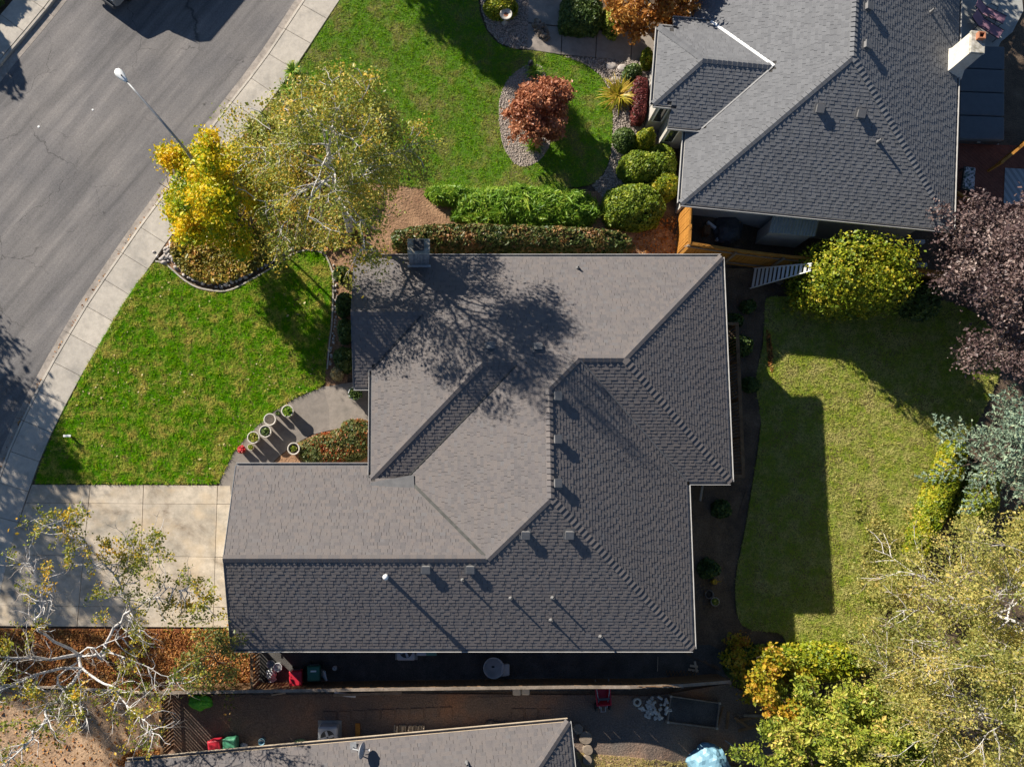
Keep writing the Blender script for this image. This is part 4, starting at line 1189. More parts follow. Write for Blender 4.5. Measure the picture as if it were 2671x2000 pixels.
def walk(r, p, d, L, n, r0, r1, wob, grav, out):
    """one limb: n segments from p along d; returns its points and directions"""
    pts = [(p, d)]
    for i in range(n):
        d = unit(d + r.normal(size=3) * wob + np.array([0, 0, grav]))
        q = p + d * (L / n)
        a = r0 + (r1 - r0) * i / n; b = r0 + (r1 - r0) * (i + 1) / n
        out.append((p, q, a, b))
        p = q
        pts.append((p, d))
    return pts

def tree(name, label, base, height, radius, leaf, n_leaf, leaf_size, bark, seed, limbs=14, start=0.25, up=0.6, sub=6, sub_len=0.45, grav=-0.03, twig_grav=-0.12,
         hang=0.0, jitter=0.22, trunk_r=0.16, cone=0.0, group=None, wob=0.16, lean=(0, 0), flat=0.7, elong=1.5, twigs=3, cat='tree', leaf_from=0.35, tuft=None, twig_mat=None, bare=0.0, stems=1):
    r = np.random.default_rng(seed)
    root = thing(name, label, cat, base, 0, group)
    S, T, tips = [], [], []
    tr_all = []
    for s_ in range(stems):
        d0 = np.array([lean[0] + (r.normal() * .25 if stems > 1 else 0), lean[1] + (r.normal() * .25 if stems > 1 else 0), 1.0])
        tr_all.append(walk(r, np.zeros(3), unit(d0), height * (0.94 if s_ == 0 else r.uniform(.6, .85)), 9, trunk_r / (1 if stems == 1 else 1.5), trunk_r * 0.12, 0.07, 0.02, S))
    for i in range(limbs):
        tr = tr_all[i % stems]
        t = start + (0.96 - start) * ((i + r.uniform(0.1, 0.9)) / limbs)
        k = t * 9
        k0 = min(int(k), 8)
        p = tr[k0][0] + (tr[k0 + 1][0] - tr[k0][0]) * (k - k0)
        prof = (1 - t) ** 0.75 * 1.15 + 0.05 if cone > 0.5 else math.sqrt(max(0.06, 1 - ((t - 0.45) / 0.62) ** 2))
        L = radius * prof * r.uniform(0.75, 1.15)
        az = i * 2.39996 + r.uniform(-.5, .5)
        u = up * r.uniform(0.6, 1.3) + (0.7 * max(0, t - 0.7) if cone < 0.5 else 0)
        d = unit(np.array([math.cos(az), math.sin(az), u]))
        rl = trunk_r * (1 - t * 0.75) * 0.5
        lp = walk(r, p, d, L, 7, rl, rl * 0.22, wob, grav, S)
        for j in range(sub):
            a = r.uniform(0.28, 1.0) * 6.99
            a0 = int(a)
            q = lp[a0][0] + (lp[a0 + 1][0] - lp[a0][0]) * (a - a0)
            side = unit(np.cross(lp[a0][1], [0, 0, 1.0])) * (1 if j % 2 else -1)
            dd = unit(lp[a0][1] * 0.7 + side * r.uniform(0.4, 1.1) + np.array([0, 0, r.uniform(-.1, .35)]))
            l2 = L * sub_len * r.uniform(0.6, 1.2) * (1.15 - 0.5 * a / 7)
            sp = walk(r, q, dd, l2, 4, rl * 0.34, 0.008, wob * 1.2, twig_grav * 0.4, S)
            for w in range(twigs):
                b = r.uniform(0.3, 1) * 3.99; b0 = int(b)
                q2 = sp[b0][0] + (sp[b0 + 1][0] - sp[b0][0]) * (b - b0)
                d2 = unit(sp[b0][1] + r.normal(size=3) * 0.55)
                tp = walk(r, q2, d2, l2 * r.uniform(0.4, 0.8), 4, 0.011, 0.004, wob * 1.4, twig_grav, T)
                tips.append([x[0] for x in tp])
    V, F = tubes_np(S, 6)
    link('trunk', np_mesh('trunk', V, [F], bark, smooth=True), root)
    if T:
        V, F = tubes_np(T, 3)
        link('twigs', np_mesh('twigs', V, [F], twig_mat or bark), root)
    if n_leaf:
        tips = np.array(tips)
        keep = np.ones(len(tips), bool)
        if bare > 0:
            keep = r.uniform(size=len(tips)) > bare
            tips = tips[keep]
        ti = r.integers(0, len(tips), n_leaf)
        s = leaf_from * 4 + (4 - leaf_from * 4) * r.uniform(size=n_leaf) * 0.999
        s0 = np.minimum(s.astype(int), 3)
        P = tips[ti, s0] + (tips[ti, s0 + 1] - tips[ti, s0]) * (s - s0)[:, None]
        P = P + r.normal(size=(n_leaf, 3)) * jitter
        if hang: P[:, 2] -= r.uniform(0, hang, n_leaf) * r.uniform(0.2, 1, n_leaf)
        P[:, 2] = np.maximum(P[:, 2], 0.15)
        V, F = leaf_quads(P, leaf_size, r, None, flat, elong, 0.8 if hang else 0)
        tint = np.clip(r.normal(0.56, 0.16, n_leaf) + r.normal(0, 0.18, len(tips))[ti], 0, 1)
        link('crown', np_mesh('crown', V, [F], leaf, tint), root)
    return root

def bush(name, label, c, rx, ry, h, leaf, n, size, seed, sq=2.0, rz=0.0, noise_a=0.12, nscale=1.6, flat=0.7, elong=1.4, cat='shrub', group=None, sprigs=0.0, core=None, sink=0.12, taper=0.0, zbase=None, core_k=0.86):
    """clipped or loose shrub: dark inner mass under a coat of leaves; sq > 2 makes it box shaped"""
    r = np.random.default_rng(seed)
    root = thing(name, label, cat, (c[0], c[1], (c[2] if len(c) > 2 else gz(c[0], c[1])) if zbase is None else zbase), rz, group)
    def surf(D):
        a = (np.abs(D[:, 0]) ** sq + np.abs(D[:, 1]) ** sq + np.abs(D[:, 2]) ** sq) ** (-1 / sq)
        P = D * a[:, None]
        nz = np.array([noise.noise((p[0] * rx * nscale + seed, p[1] * ry * nscale, p[2] * h * nscale)) + 0.5 * noise.noise((p[0] * rx * nscale * 2.7, p[1] * ry * nscale * 2.7 + seed, p[2] * h * nscale * 2.7)) for p in P])
        k = 1 + noise_a * nz
        tp = 1 - taper * np.clip(P[:, 2], 0, 1)
        return np.c_[P[:, 0] * rx * k * tp, P[:, 1] * ry * k * tp, P[:, 2] * h * (k if noise_a < 0.5 else 1)]
    # core
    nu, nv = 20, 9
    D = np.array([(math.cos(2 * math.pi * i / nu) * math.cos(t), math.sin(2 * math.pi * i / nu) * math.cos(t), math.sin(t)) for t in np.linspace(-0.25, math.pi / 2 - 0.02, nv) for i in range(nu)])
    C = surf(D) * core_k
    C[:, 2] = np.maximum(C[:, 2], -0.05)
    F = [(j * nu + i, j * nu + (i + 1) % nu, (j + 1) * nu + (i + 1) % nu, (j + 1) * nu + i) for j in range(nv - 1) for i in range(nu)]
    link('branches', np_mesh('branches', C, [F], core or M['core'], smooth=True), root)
    D = r.normal(size=(n * 2, 3))
    D[:, 2] = np.where(D[:, 2] < -0.05, -D[:, 2], D[:, 2])
    D /= np.linalg.norm(D, axis=1)[:, None]
    # even out the sampling by surface stretch
    wgt = np.sqrt((D[:, 0] / rx) ** 2 + (D[:, 1] / ry) ** 2 + (D[:, 2] / h) ** 2)
    D = D[r.uniform(size=len(D)) < wgt / wgt.max() * 1.25][:n]
    P = surf(D)
    Nn = np.c_[D[:, 0] / rx, D[:, 1] / ry, D[:, 2] / h]; Nn /= np.linalg.norm(Nn, axis=1)[:, None]
    P = P - Nn * (r.uniform(0, 1, len(P)) ** 1.5 * sink)[:, None]
    if sprigs:
        k = r.uniform(size=len(P)) < 0.25
        P[k] += (Nn[k] + [0, 0, 0.6]) * (r.uniform(0, sprigs, k.sum()))[:, None]
    V, F = leaf_quads(P, size, r, Nn * 0.8 + [0, 0, 0.35], flat, elong)
    cl = np.array([noise.noise((p[0] * 2.2, p[1] * 2.2 + seed, p[2] * 2.2)) for p in P])
    link('foliage', np_mesh('foliage', V, [F], leaf, np.clip(r.normal(0.5, 0.2, len(P)) + 0.35 * cl, 0, 1)), root)
    return root

def tuft(name, label, c, n, length, width, mat, seed, spread=1.0, cat='plant', group=None, arch=0.9):
    """arching strap leaves from one crown"""
    r = np.random.default_rng(seed)
    V, F, T = [], [], []
    for i in range(n):
        a = r.uniform(0, 6.283); L = length * r.uniform(0.6, 1.15)
        out = np.array([math.cos(a), math.sin(a), 0]); sd = np.array([-out[1], out[0], 0])
        p = np.array([r.normal() * 0.06 * spread, r.normal() * 0.06 * spread, 0.02])
        el = r.uniform(0.5, 1.45)
        tint = r.uniform()
        b = len(V)
        m = 4
        for k in range(m + 1):
            t = k / m
            w = width * (1 - t) ** 0.6 * (0.6 + 0.8 * min(1, t * 3)) / 2 + 0.001
            V += [tuple(p - sd * w), tuple(p + sd * w)]
            e = el - arch * 1.5 * t
            p = p + (out * math.cos(e) * spread + np.array([0, 0, math.sin(e)])) * L / m
            p[2] = max(p[2], 0.02)
        for k in range(m):
            F.append((b + 2 * k, b + 2 * k + 1, b + 2 * k + 3, b + 2 * k + 2)); T.append(tint)
    root = thing(name, label, cat, c, 0, group)
    link('leaves', np_mesh('leaves', V, [F], mat, T), root)
    return root

def carpet(name, label, poly, n, size, mat, seed, zo=0.06, zr=0.12, cat='ground cover', kind='stuff', flat=0.6, elong=1.4, clump=0.0):
    """leaves lying in a low mat over the ground"""
    r = np.random.default_rng(seed)
    q = sample_in(r, poly, n * (4 if clump else 1))
    if clump:
        w = np.array([noise.noise((a * clump, b * clump, seed + 9.0)) for a, b in q]) + r.normal(0, 0.12, len(q))
        q = q[np.argsort(-w)[:n]]
    cl = np.array([noise.noise((a * 1.2, b * 1.2, seed)) for a, b in q])
    z = _gzv(q[:, 0], q[:, 1]) + zo + r.uniform(0, zr, n) * (0.7 + 0.6 * cl)
    V, F = leaf_quads(np.c_[q, z], size, r, None, flat, elong)
    return tag(link(name, np_mesh(name, V, [F], mat, np.clip(r.normal(0.5, 0.22, n) + 0.4 * cl, 0, 1))), label, cat, kind=kind)

L = {}
L['birch'] = leaf_mat('birch_leaf', [(0.0, (0.11, 0.16, 0.022)), (0.45, (0.28, 0.32, 0.045)), (0.72, (0.45, 0.41, 0.06)), (0.9, (0.6, 0.44, 0.05)), (1, (0.68, 0.42, 0.05))], 0.4, patch=(0.55, 0.8))
L['birch2'] = leaf_mat('back_birch_leaf', [(0.0, (0.14, 0.18, 0.035)), (0.4, (0.33, 0.33, 0.08)), (0.75, (0.52, 0.46, 0.13)), (1, (0.66, 0.5, 0.14))], 0.4, patch=(0.5, 0.8))
L['yellow'] = leaf_mat('yellow_leaf', [(0.0, (0.15, 0.25, 0.01)), (0.4, (0.42, 0.48, 0.012)), (0.65, (0.78, 0.62, 0.015)), (1, (0.86, 0.55, 0.02))], 0.4, patch=(0.6, 1.1))
L['sparse'] = leaf_mat('olive_leaf', [(0.0, (0.1, 0.14, 0.02)), (0.5, (0.26, 0.28, 0.03)), (0.75, (0.5, 0.38, 0.03)), (1, (0.7, 0.4, 0.03))], 0.35, patch=(0.5, 0.8))
L['maple'] = leaf_mat('red_maple_leaf', [(0.0, (0.2, 0.06, 0.03)), (0.5, (0.42, 0.155, 0.075)), (1, (0.6, 0.28, 0.14))], 0.35, patch=(1.2, 0.5))
L['purple'] = leaf_mat('purple_leaf', [(0.0, (0.045, 0.03, 0.034)), (0.5, (0.12, 0.075, 0.07)), (0.85, (0.23, 0.16, 0.14)), (1, (0.36, 0.27, 0.235))], 0.15, 0.45, 0.4)
L['cedar'] = leaf_mat('blue_needle', [(0.0, (0.086, 0.144, 0.108)), (0.5, (0.245, 0.338, 0.237)), (1, (0.460, 0.532, 0.331))], 0.15, 0.6)
L['hedge_y'] = leaf_mat('yellow_green_leaf', [(0.0, (0.060, 0.120, 0.007)), (0.4, (0.204, 0.264, 0.014)), (0.75, (0.432, 0.408, 0.024)), (1, (0.624, 0.456, 0.048))], 0.3, patch=(0.8, 0.5))
L['box'] = leaf_mat('boxwood_leaf', [(0.0, (0.062, 0.125, 0.010)), (0.5, (0.175, 0.250, 0.019)), (1, (0.375, 0.400, 0.037))], 0.25)
L['box_d'] = leaf_mat('deep_green_leaf', [(0.0, (0.025, 0.055, 0.012)), (0.5, (0.07, 0.12, 0.025)), (1, (0.17, 0.22, 0.05))], 0.2)
L['hedge_b'] = leaf_mat('browning_hedge_leaf', [(0.0, (0.035, 0.06, 0.012)), (0.42, (0.1, 0.14, 0.03)), (0.62, (0.2, 0.15, 0.05)), (1, (0.42, 0.2, 0.08))], 0.2, patch=(0.7, 0.9))
L['bed'] = leaf_mat('red_green_leaf', [(0.0, (0.04, 0.07, 0.015)), (0.45, (0.16, 0.18, 0.05)), (0.62, (0.24, 0.2, 0.06)), (0.78, (0.35, 0.1, 0.03)), (1, (0.42, 0.09, 0.02))], 0.25, patch=(0.9, 0.9))
L['berb'] = leaf_mat('barberry_leaf', [(0.0, (0.06, 0.015, 0.015)), (0.5, (0.17, 0.035, 0.035)), (1, (0.3, 0.08, 0.06))], 0.25)
L['orange'] = leaf_mat('orange_leaf', [(0.0, (0.22, 0.07, 0.015)), (0.5, (0.42, 0.17, 0.03)), (1, (0.58, 0.32, 0.07))], 0.35, patch=(0.8, 0.7))
L['juniper'] = leaf_mat('juniper_leaf', [(0.0, (0.062, 0.112, 0.013)), (0.45, (0.237, 0.294, 0.031)), (0.8, (0.450, 0.450, 0.062)), (1, (0.625, 0.450, 0.125))], 0.25, patch=(0.8, 0.6))
L['grassy'] = leaf_mat('grassy_leaf', [(0.0, (0.078, 0.182, 0.013)), (0.5, (0.195, 0.351, 0.026)), (1, (0.442, 0.520, 0.065))], 0.35)
L['flax'] = leaf_mat('flax_leaf', [(0.0, (0.2, 0.22, 0.02)), (0.5, (0.48, 0.38, 0.03)), (1, (0.62, 0.4, 0.08))], 0.3)
L['ground'] = leaf_mat('ground_cover_leaf', [(0.0, (0.08, 0.1, 0.012)), (0.45, (0.22, 0.2, 0.02)), (0.75, (0.4, 0.27, 0.04)), (1, (0.55, 0.28, 0.07))], 0.2, patch=(0.6, 0.7))
L['litter'] = leaf_mat('fallen_leaf', [(0.0, (0.16, 0.05, 0.015)), (0.5, (0.36, 0.14, 0.03)), (0.8, (0.5, 0.25, 0.06)), (1, (0.62, 0.4, 0.18))], 0.1, 0.7)
L['autumn'] = leaf_mat('autumn_leaf', [(0.0, (0.12, 0.18, 0.012)), (0.4, (0.34, 0.32, 0.02)), (0.65, (0.52, 0.38, 0.03)), (1, (0.52, 0.22, 0.03))], 0.35, patch=(0.8, 1.0))
L['olive'] = leaf_mat('dull_olive_leaf', [(0.0, (0.06, 0.09, 0.02)), (0.5, (0.15, 0.18, 0.035)), (0.85, (0.3, 0.26, 0.05)), (1, (0.5, 0.26, 0.04))], 0.3)
L['straw'] = leaf_mat('straw_leaf', [(0.0, (0.4, 0.32, 0.15)), (1, (0.62, 0.5, 0.25))], 0.2)

# ------------------------------------------------------------------ trees
b = D(757, 500)
tree('birch_tree', 'tall birch with yellowing weeping crown over the neighbouring front lawn', (b[0], b[1], b[2]), 10.8, 3.6, L['birch'], 34000, 0.064, M['trunk_w'], 3, limbs=24, start=0.4, up=0.7, sub=7, sub_len=0.5, grav=-0.02, twig_grav=-0.3,
     hang=0.7, jitter=0.2, trunk_r=0.2, lean=(-0.15, 0.3), twig_mat=M['twig_p'], twigs=4, wob=0.2)
b = D2(494, 414, 4.8)
tree('yellow_tree', 'bright yellow autumn tree beside the street lamp and pavement', (b[0], b[1], 0), 7.4, 1.95, L['yellow'], 36000, 0.085, M['trunk_b'], 4, limbs=22, start=0.35, up=0.6, sub=6, sub_len=0.45, twig_grav=-0.02, jitter=0.2, trunk_r=0.1, stems=3)
def guided_tree(name, label, base, limbs, leaf, leaf_size, bark, twig, seed, trunk_r=0.17):
    """tree whose main limbs follow surveyed points (u, v, height); (points, start radius, leaves, bare twigs)"""
    r = np.random.default_rng(seed)
    root = thing(name, label, 'tree', base)
    S, T, P = [], [], []
    B = np.array(base)
    for pts, r0, nl, nt_ in limbs:
        W = np.array([(*at(u, v, z), z) for u, v, z in pts]) - B
        line = []
        for k in range(len(W) - 1):
            for t in (0, 0.5):
                line.append(W[k] + (W[k + 1] - W[k]) * t + (r.normal(size=3) * 0.06 if t else 0))
        line.append(W[-1])
        n = len(line) - 1
        for k in range(n):
            a, b_ = r0 * .62 * (1 - 0.8 * k / n), r0 * .62 * (1 - 0.8 * (k + 1) / n)
            S.append((line[k], line[k + 1], a, b_))
        for m in range(int(nt_ * 1.4)):
            k = int(r.uniform(0.25, 1) * (n - 0.01)); d0 = unit(line[k + 1] - line[k])
            q = line[k] + (line[k + 1] - line[k]) * r.uniform()
            side = unit(np.cross(d0, [0, 0, 1.0])) * r.choice([-1, 1])
            sp = walk(r, q, unit(d0 * r.uniform(0.2, 0.9) + side * r.uniform(0.4, 1) + [0, 0, r.uniform(-.2, .7)]), r.uniform(0.6, 1.5), 5, 0.022, 0.006, 0.28, -0.03, S)
            leafy = m < nl
            for w in range(4):
                c = int(r.integers(1, 6)); 
                tp = walk(r, sp[c][0], unit(sp[c][1] + r.normal(size=3) * 0.7), r.uniform(0.3, 0.75), 4, 0.009, 0.003, 0.3, -0.02, T)
                if leafy:
                    for x in range(26):
                        e = r.uniform(0.8, 3.99); e0 = int(e)
                        P.append(tp[e0][0] + (tp[e0 + 1][0] - tp[e0][0]) * (e - e0) + r.normal(size=3) * [0.1, 0.1, 0.05])
    V, F = tubes_np(S, 7); link('trunk', np_mesh('trunk', V, [F], bark, smooth=True), root)
    V, F = tubes_np(T, 3); link('twigs', np_mesh('twigs', V, [F], twig), root)
    P = np.array(P)
    V, F = leaf_quads(P, leaf_size, r, None, 0.6, 1.5)
    cl = np.array([noise.noise((p[0] * 1.1, p[1] * 1.1, 4.0)) for p in P])
    link('crown', np_mesh('crown', V, [F], leaf, np.clip(r.normal(0.52, 0.2, len(P)) + 0.5 * cl, 0, 1)), root)
    return root
b = gp(273, 1709)
guided_tree('bare_birch', 'half bare white birch with olive leaves over the lower left driveway', b, [
    ([(273, 1709, 0), (252, 1705, 1.0), (232, 1704, 2.0), (205, 1706, 3.0)], 0.17, 0, 0),
    ([(262, 1706, 0.6), (275, 1680, 1.6), (288, 1657, 2.4), (318, 1621, 3.2), (342, 1591, 3.8), (336, 1554, 4.4), (315, 1524, 5.0), (270, 1470, 5.6), (236, 1430, 6.2), (197, 1390, 6.8), (160, 1358, 7.2)], 0.12, 26, 34),
    ([(342, 1591, 3.8), (390, 1560, 4.3), (440, 1530, 4.8), (500, 1545, 5.1), (540, 1543, 5.3)], 0.05, 16, 18),
    ([(300, 1510, 5.1), (330, 1470, 5.6), (360, 1440, 6.0), (420, 1425, 6.3)], 0.04, 12, 15),
    ([(205, 1706, 3.0), (140, 1672, 4.2), (100, 1645, 4.8), (91, 1615, 5.2), (112, 1591, 5.6), (106, 1554, 6.0), (115, 1518, 6.4), (85, 1480, 6.8), (58, 1450, 7.0)], 0.1, 5, 26),
    ([(205, 1706, 3.0), (130, 1720, 4.2), (60, 1715, 5.0), (0, 1712, 5.6), (-60, 1700, 6.0)], 0.12, 6, 20),
    ([(205, 1706, 3.0), (212, 1745, 3.4), (190, 1780, 4.0), (150, 1830, 4.8), (117, 1858, 5.3), (110, 1890, 5.6), (85, 1905, 6.0), (60, 1950, 6.5), (20, 1985, 7.0), (-20, 2010, 7.4)], 0.13, 12, 28),
    ([(200, 1728, 3.3), (150, 1765, 4.2), (165, 1800, 4.8), (192, 1832, 5.2), (215, 1855, 5.5), (226, 1895, 5.8)], 0.07, 7, 16),
    ([(212, 1740, 3.3), (258, 1775, 3.9), (300, 1790, 4.3), (315, 1820, 4.6), (342, 1852, 5.0), (380, 1880, 5.4), (398, 1912, 5.7)], 0.09, 11, 22),
    ([(205, 1706, 3.0), (250, 1690, 3.9), (300, 1668, 4.4), (365, 1640, 4.9)], 0.06, 2, 12),
    ([(205, 1712, 3.1), (280, 1700, 3.8), (345, 1722, 4.4), (420, 1760, 4.9), (470, 1790, 5.1)], 0.06, 5, 14),
    ([(212, 1742, 3.4), (120, 1752, 4.6), (60, 1775, 5.4), (0, 1800, 6.0), (-50, 1815, 6.3)], 0.1, 5, 16)],
    L['sparse'], 0.06, M['trunk_w'], M['twig_p'], 55)
b = gp(575, 1727)
tree('small_tree', 'small sparse leafed tree on the leaf strewn mulch bed', (b[0], b[1], b[2]), 3.4, 1.6, L['olive'], 3200, 0.065, M['trunk_b'], 6, limbs=14, start=0.2, sub=5, jitter=0.16, trunk_r=0.05, twigs=2, wob=0.25)
b = D2(1166, 232, 1.2)
tree('red_maple', 'rounded rust red maple in the gravel island', (b[0], b[1], 0), 2.5, 1.42, L['maple'], 15000, 0.085, M['trunk_b'], 8, limbs=18, start=0.15, up=0.6, sub=6, sub_len=0.5, twig_grav=-0.06, jitter=0.11, trunk_r=0.07)
b = D2(2240, 612, 3.0)
tree('purple_tree', 'dark purple leaved tree at the right edge above the back lawn', (b[0], b[1], -1.45), 8.0, 3.7, L['purple'], 60000, 0.085, M['trunk_b'], 9, limbs=26, start=0.18, up=0.55, sub=7, sub_len=0.45, twig_grav=-0.02, jitter=0.24, trunk_r=0.16)
b = D2(2225, 1330, 4.5)
tree('birch_tree', 'large olive gold birch covering the lower right of the back lawn', (b[0], b[1], -1.45), 10.5, 4.6, L['birch2'], 105000, 0.06, M['trunk_w'], 10, limbs=30, start=0.2, up=0.5, sub=8, sub_len=0.5, twig_grav=-0.3, hang=0.8, jitter=0.2, trunk_r=0.13, twig_mat=M['twig_p'], twigs=4, wob=0.2)
b = D2(2150, 1570, 4.0)
tree('birch_tree', 'olive gold birch in the lower right corner behind the juniper', (b[0], b[1], -1.45), 9.5, 4.3, L['birch2'], 90000, 0.06, M['trunk_w'], 12, limbs=28, start=0.2, up=0.5, sub=8, sub_len=0.5, twig_grav=-0.3, hang=0.8, jitter=0.2, trunk_r=0.13, twig_mat=M['twig_p'], twigs=4, wob=0.2)
b = D2(1790, 1590, 1.5)
tree('juniper_tree', 'feathery yellow green juniper at the lower edge beside the shaded yard', (b[0], b[1], -1.4), 5.6, 3.0, L['juniper'], 52000, 0.075, M['trunk_b'], 13, limbs=34, start=0.1, up=0.7, sub=7, sub_len=0.42, twig_grav=0.06, jitter=0.14, trunk_r=0.12, elong=2.2, flat=1.0)
b = D2(1662, 1452, 1.0)
tree('autumn_shrub', 'orange and yellow autumn shrub at the end of the long fence', (b[0], b[1], -1.38), 3.3, 1.35, L['autumn'], 7000, 0.1, M['trunk_b'], 14, limbs=16, start=0.1, up=0.8, sub=5, jitter=0.15, trunk_r=0.05, stems=3, cat='shrub')
b = D2(1740, 1440, 0.3)
bush('boundary_hedge', 'bright green clipped hedge below the back lawn edge', (b[0] + 0.5, b[1]), 2.9, 0.75, 1.7, L['hedge_y'], 9000, 0.1, 71, 3.2, rad(2), sprigs=0.15, cat='hedge')
b = D(1600, 1425)
bush('boundary_shrub', 'dark green shrub in shade below the patch of bare soil', b, 0.95, 0.8, 1.1, L['box_d'], 3500, 0.1, 72, 2.4)

# blue cedar: long flat sprays
def cedar(base, seed):
    r = np.random.default_rng(seed)
    root = thing('blue_cedar', 'blue green cedar with long drooping sprays at the right edge', 'tree', base)
    S, P, N = [], [], []
    tr = walk(r, np.zeros(3), np.array([0, 0, 1.0]), 6.0, 8, 0.16, 0.03, 0.05, 0.02, S)
    for i in range(26):
        t = 0.15 + 0.8 * i / 26
        k = t * 8; k0 = int(k)
        p = tr[k0][0] + (tr[min(k0 + 1, 8)][0] - tr[k0][0]) * (k - k0)
        az = i * 2.39996
        Lb = 3.9 * (1 - t) ** 0.6 + 0.4
        lp = walk(r, p, unit(np.array([math.cos(az), math.sin(az), 0.35])), Lb, 9, 0.05, 0.008, 0.1, -0.06, S)
        for j in range(18):
            a = 0.12 + 0.87 * j / 18; a9 = a * 9; a0 = int(a9)
            q = lp[a0][0] + (lp[min(a0 + 1, 9)][0] - lp[a0][0]) * (a9 - a0)
            side = unit(np.cross(lp[a0][1], [0, 0, 1.0])) * (1 if j % 2 else -1)
            sp = walk(r, q, unit(lp[a0][1] * 0.75 + side), (0.95 * (1 - a) + 0.25) * r.uniform(.8, 1.2), 4, 0.012, 0.004, 0.08, -0.05, S)
            for m in range(30):
                b = r.uniform(0, 3.99); b0 = int(b)
                P.append(sp[b0][0] + (sp[b0 + 1][0] - sp[b0][0]) * (b - b0) + r.normal(size=3) * 0.024)
    V, F = tubes_np(S, 5)
    link('trunk', np_mesh('trunk', V, [F], M['trunk_b']), root)
    P = np.array(P)
    V, F = leaf_quads(P, 0.05, r, None, 0.8, 3.0)
    link('crown', np_mesh('crown', V, [F], L['cedar'], np.clip(r.normal(.5, .22, len(P)), 0, 1)), root)
    return root
b = D2(2200, 985, 1.5)
cedar((b[0], b[1], -1.45), 31)

# ------------------------------------------------------------------ shrubs and hedges
def dbush(name, label, u, v, h, rx, ry, *a, **k):
    x, y = D2(u, v, h * 0.6 + gz(*D2(u, v, 0)))
    return bush(name, label, (x, y), rx, ry, h, *a, **k)
dbush('grass_hedge', 'mounded bright green ornamental grass hedge below the neighbouring lawn', 1140, 448, 1.0, 3.4, 1.0, L['grassy'], 24000, 0.05, 41, 2.6, rad(-1), noise_a=0.18, elong=6.0, cat='hedge', sprigs=0.12)
dbush('grass_hedge', 'low green tapering end of the ornamental grass hedge near the birch', 980, 420, 0.7, 1.35, 0.5, L['grassy'], 5000, 0.05, 42, 2.2, rad(-8), noise_a=0.2, elong=6.0, cat='hedge')
dbush('clipped_hedge', 'long clipped hedge with browning leaves along the central house wall', 1110, 518, 1.75, 5.55, 0.62, L['hedge_b'], 26000, 0.095, 43, 4.0, rad(-1.5), noise_a=0.05, cat='hedge')
dbush('round_bush', 'largest rounded boxwood bush by the side gate', 1372, 440, 1.3, 1.5, 1.12, L['box'], 9000, 0.075, 44, 2.4, noise_a=0.1)
dbush('round_bush', 'rounded boxwood bush on the gravel above the largest one', 1386, 357, 1.1, 1.02, 0.82, L['box'], 6000, 0.075, 45, 2.3, noise_a=0.1)
dbush('round_bush', 'small yellow green boxwood ball against the grey house', 1436, 397, 1.0, 0.75, 0.72, L['hedge_y'], 4000, 0.075, 46, 2.2, noise_a=0.1)
dbush('round_bush', 'shaded boxwood bush behind the rounded ones at the house wall', 1432, 345, 1.0, 0.75, 0.9, L['box'], 3500, 0.075, 47, 2.2, noise_a=0.06)
dbush('leafy_bush', 'glossy green bush between flax plant and boxwoods', 1352, 297, 0.8, 0.55, 0.62, L['box_d'], 2500, 0.085, 48, 2.1, noise_a=0.1)
dbush('spiral_conifer', 'olive dwarf conifer with a spiral top beside the entry window', 1398, 292, 1.5, 0.6, 0.6, L['hedge_y'], 5000, 0.05, 49, 2.0, noise_a=0.22, taper=0.5)
dbush('leafy_bush', 'glossy green bush beside the two flat stones', 1368, 153, 0.8, 0.45, 0.42, L['box_d'], 2000, 0.08, 50, 2.1, noise_a=0.1)
dbush('barberry_hedge', 'narrow dark red clipped hedge beside the grey porch roof', 1382, 214, 1.0, 0.33, 1.12, L['berb'], 4500, 0.055, 51, 5.0, rad(-5), noise_a=0.05, cat='hedge')
dbush('porch_shrub', 'slim yellow green shrub at the porch corner', 1400, 122, 0.9, 0.28, 0.5, L['hedge_y'], 1500, 0.07, 52, 2.2)
dbush('box_hedge', 'square clipped green hedge at the top edge beside the path', 1256, 28, 1.15, 1.0, 0.85, L['box_d'], 7000, 0.085, 53, 4.5, rad(-4), noise_a=0.05, cat='hedge')
dbush('conifer_shrub', 'dark green conifer shrub beside the square hedge', 1325, 35, 1.3, 0.55, 0.8, L['juniper'], 3500, 0.06, 54, 2.0, noise_a=0.25)
dbush('yellow_shrub', 'rounded yellow green shrub at the top edge by the birdbath', 1083, 10, 0.9, 0.85, 0.6, L['hedge_y'], 4000, 0.07, 55, 2.2)
b = D2(1412, -8, 1.8)
tree('orange_maple', 'orange autumn maple at the top edge beside the grey roof', (b[0], b[1], 0), 3.9, 2.1, L['orange'], 14000, 0.1, M['trunk_b'], 15, limbs=18, start=0.2, sub=6, jitter=0.14, trunk_r=0.07, twig_grav=-0.05)
dbush('tall_hedge', 'big yellow green shrub block beside the white ladder', 1845, 596, 4.0, 1.95, 1.2, L['hedge_y'], 32000, 0.085, 56, 4.5, rad(-3), noise_a=0.1, sprigs=0.6, cat='hedge')
dbush('low_shrub', 'low leafy outgrowth at the foot of the yellow green block', 1752, 640, 1.5, 0.7, 0.45, L['hedge_y'], 2500, 0.11, 57, 2.1, noise_a=0.15)
dbush('entry_shrubs', 'bed of red and green low shrubs between path and garage roof', 730, 965, 0.62, 1.85, 0.78, L['bed'], 10000, 0.07, 58, 3.2, rad(12), noise_a=0.16)
dbush('entry_shrubs', 'red tipped shrub of the entry bed nearest the house wall', 770, 945, 0.7, 0.75, 0.85, L['bed'], 4500, 0.07, 59, 3.0, rad(5), noise_a=0.12)
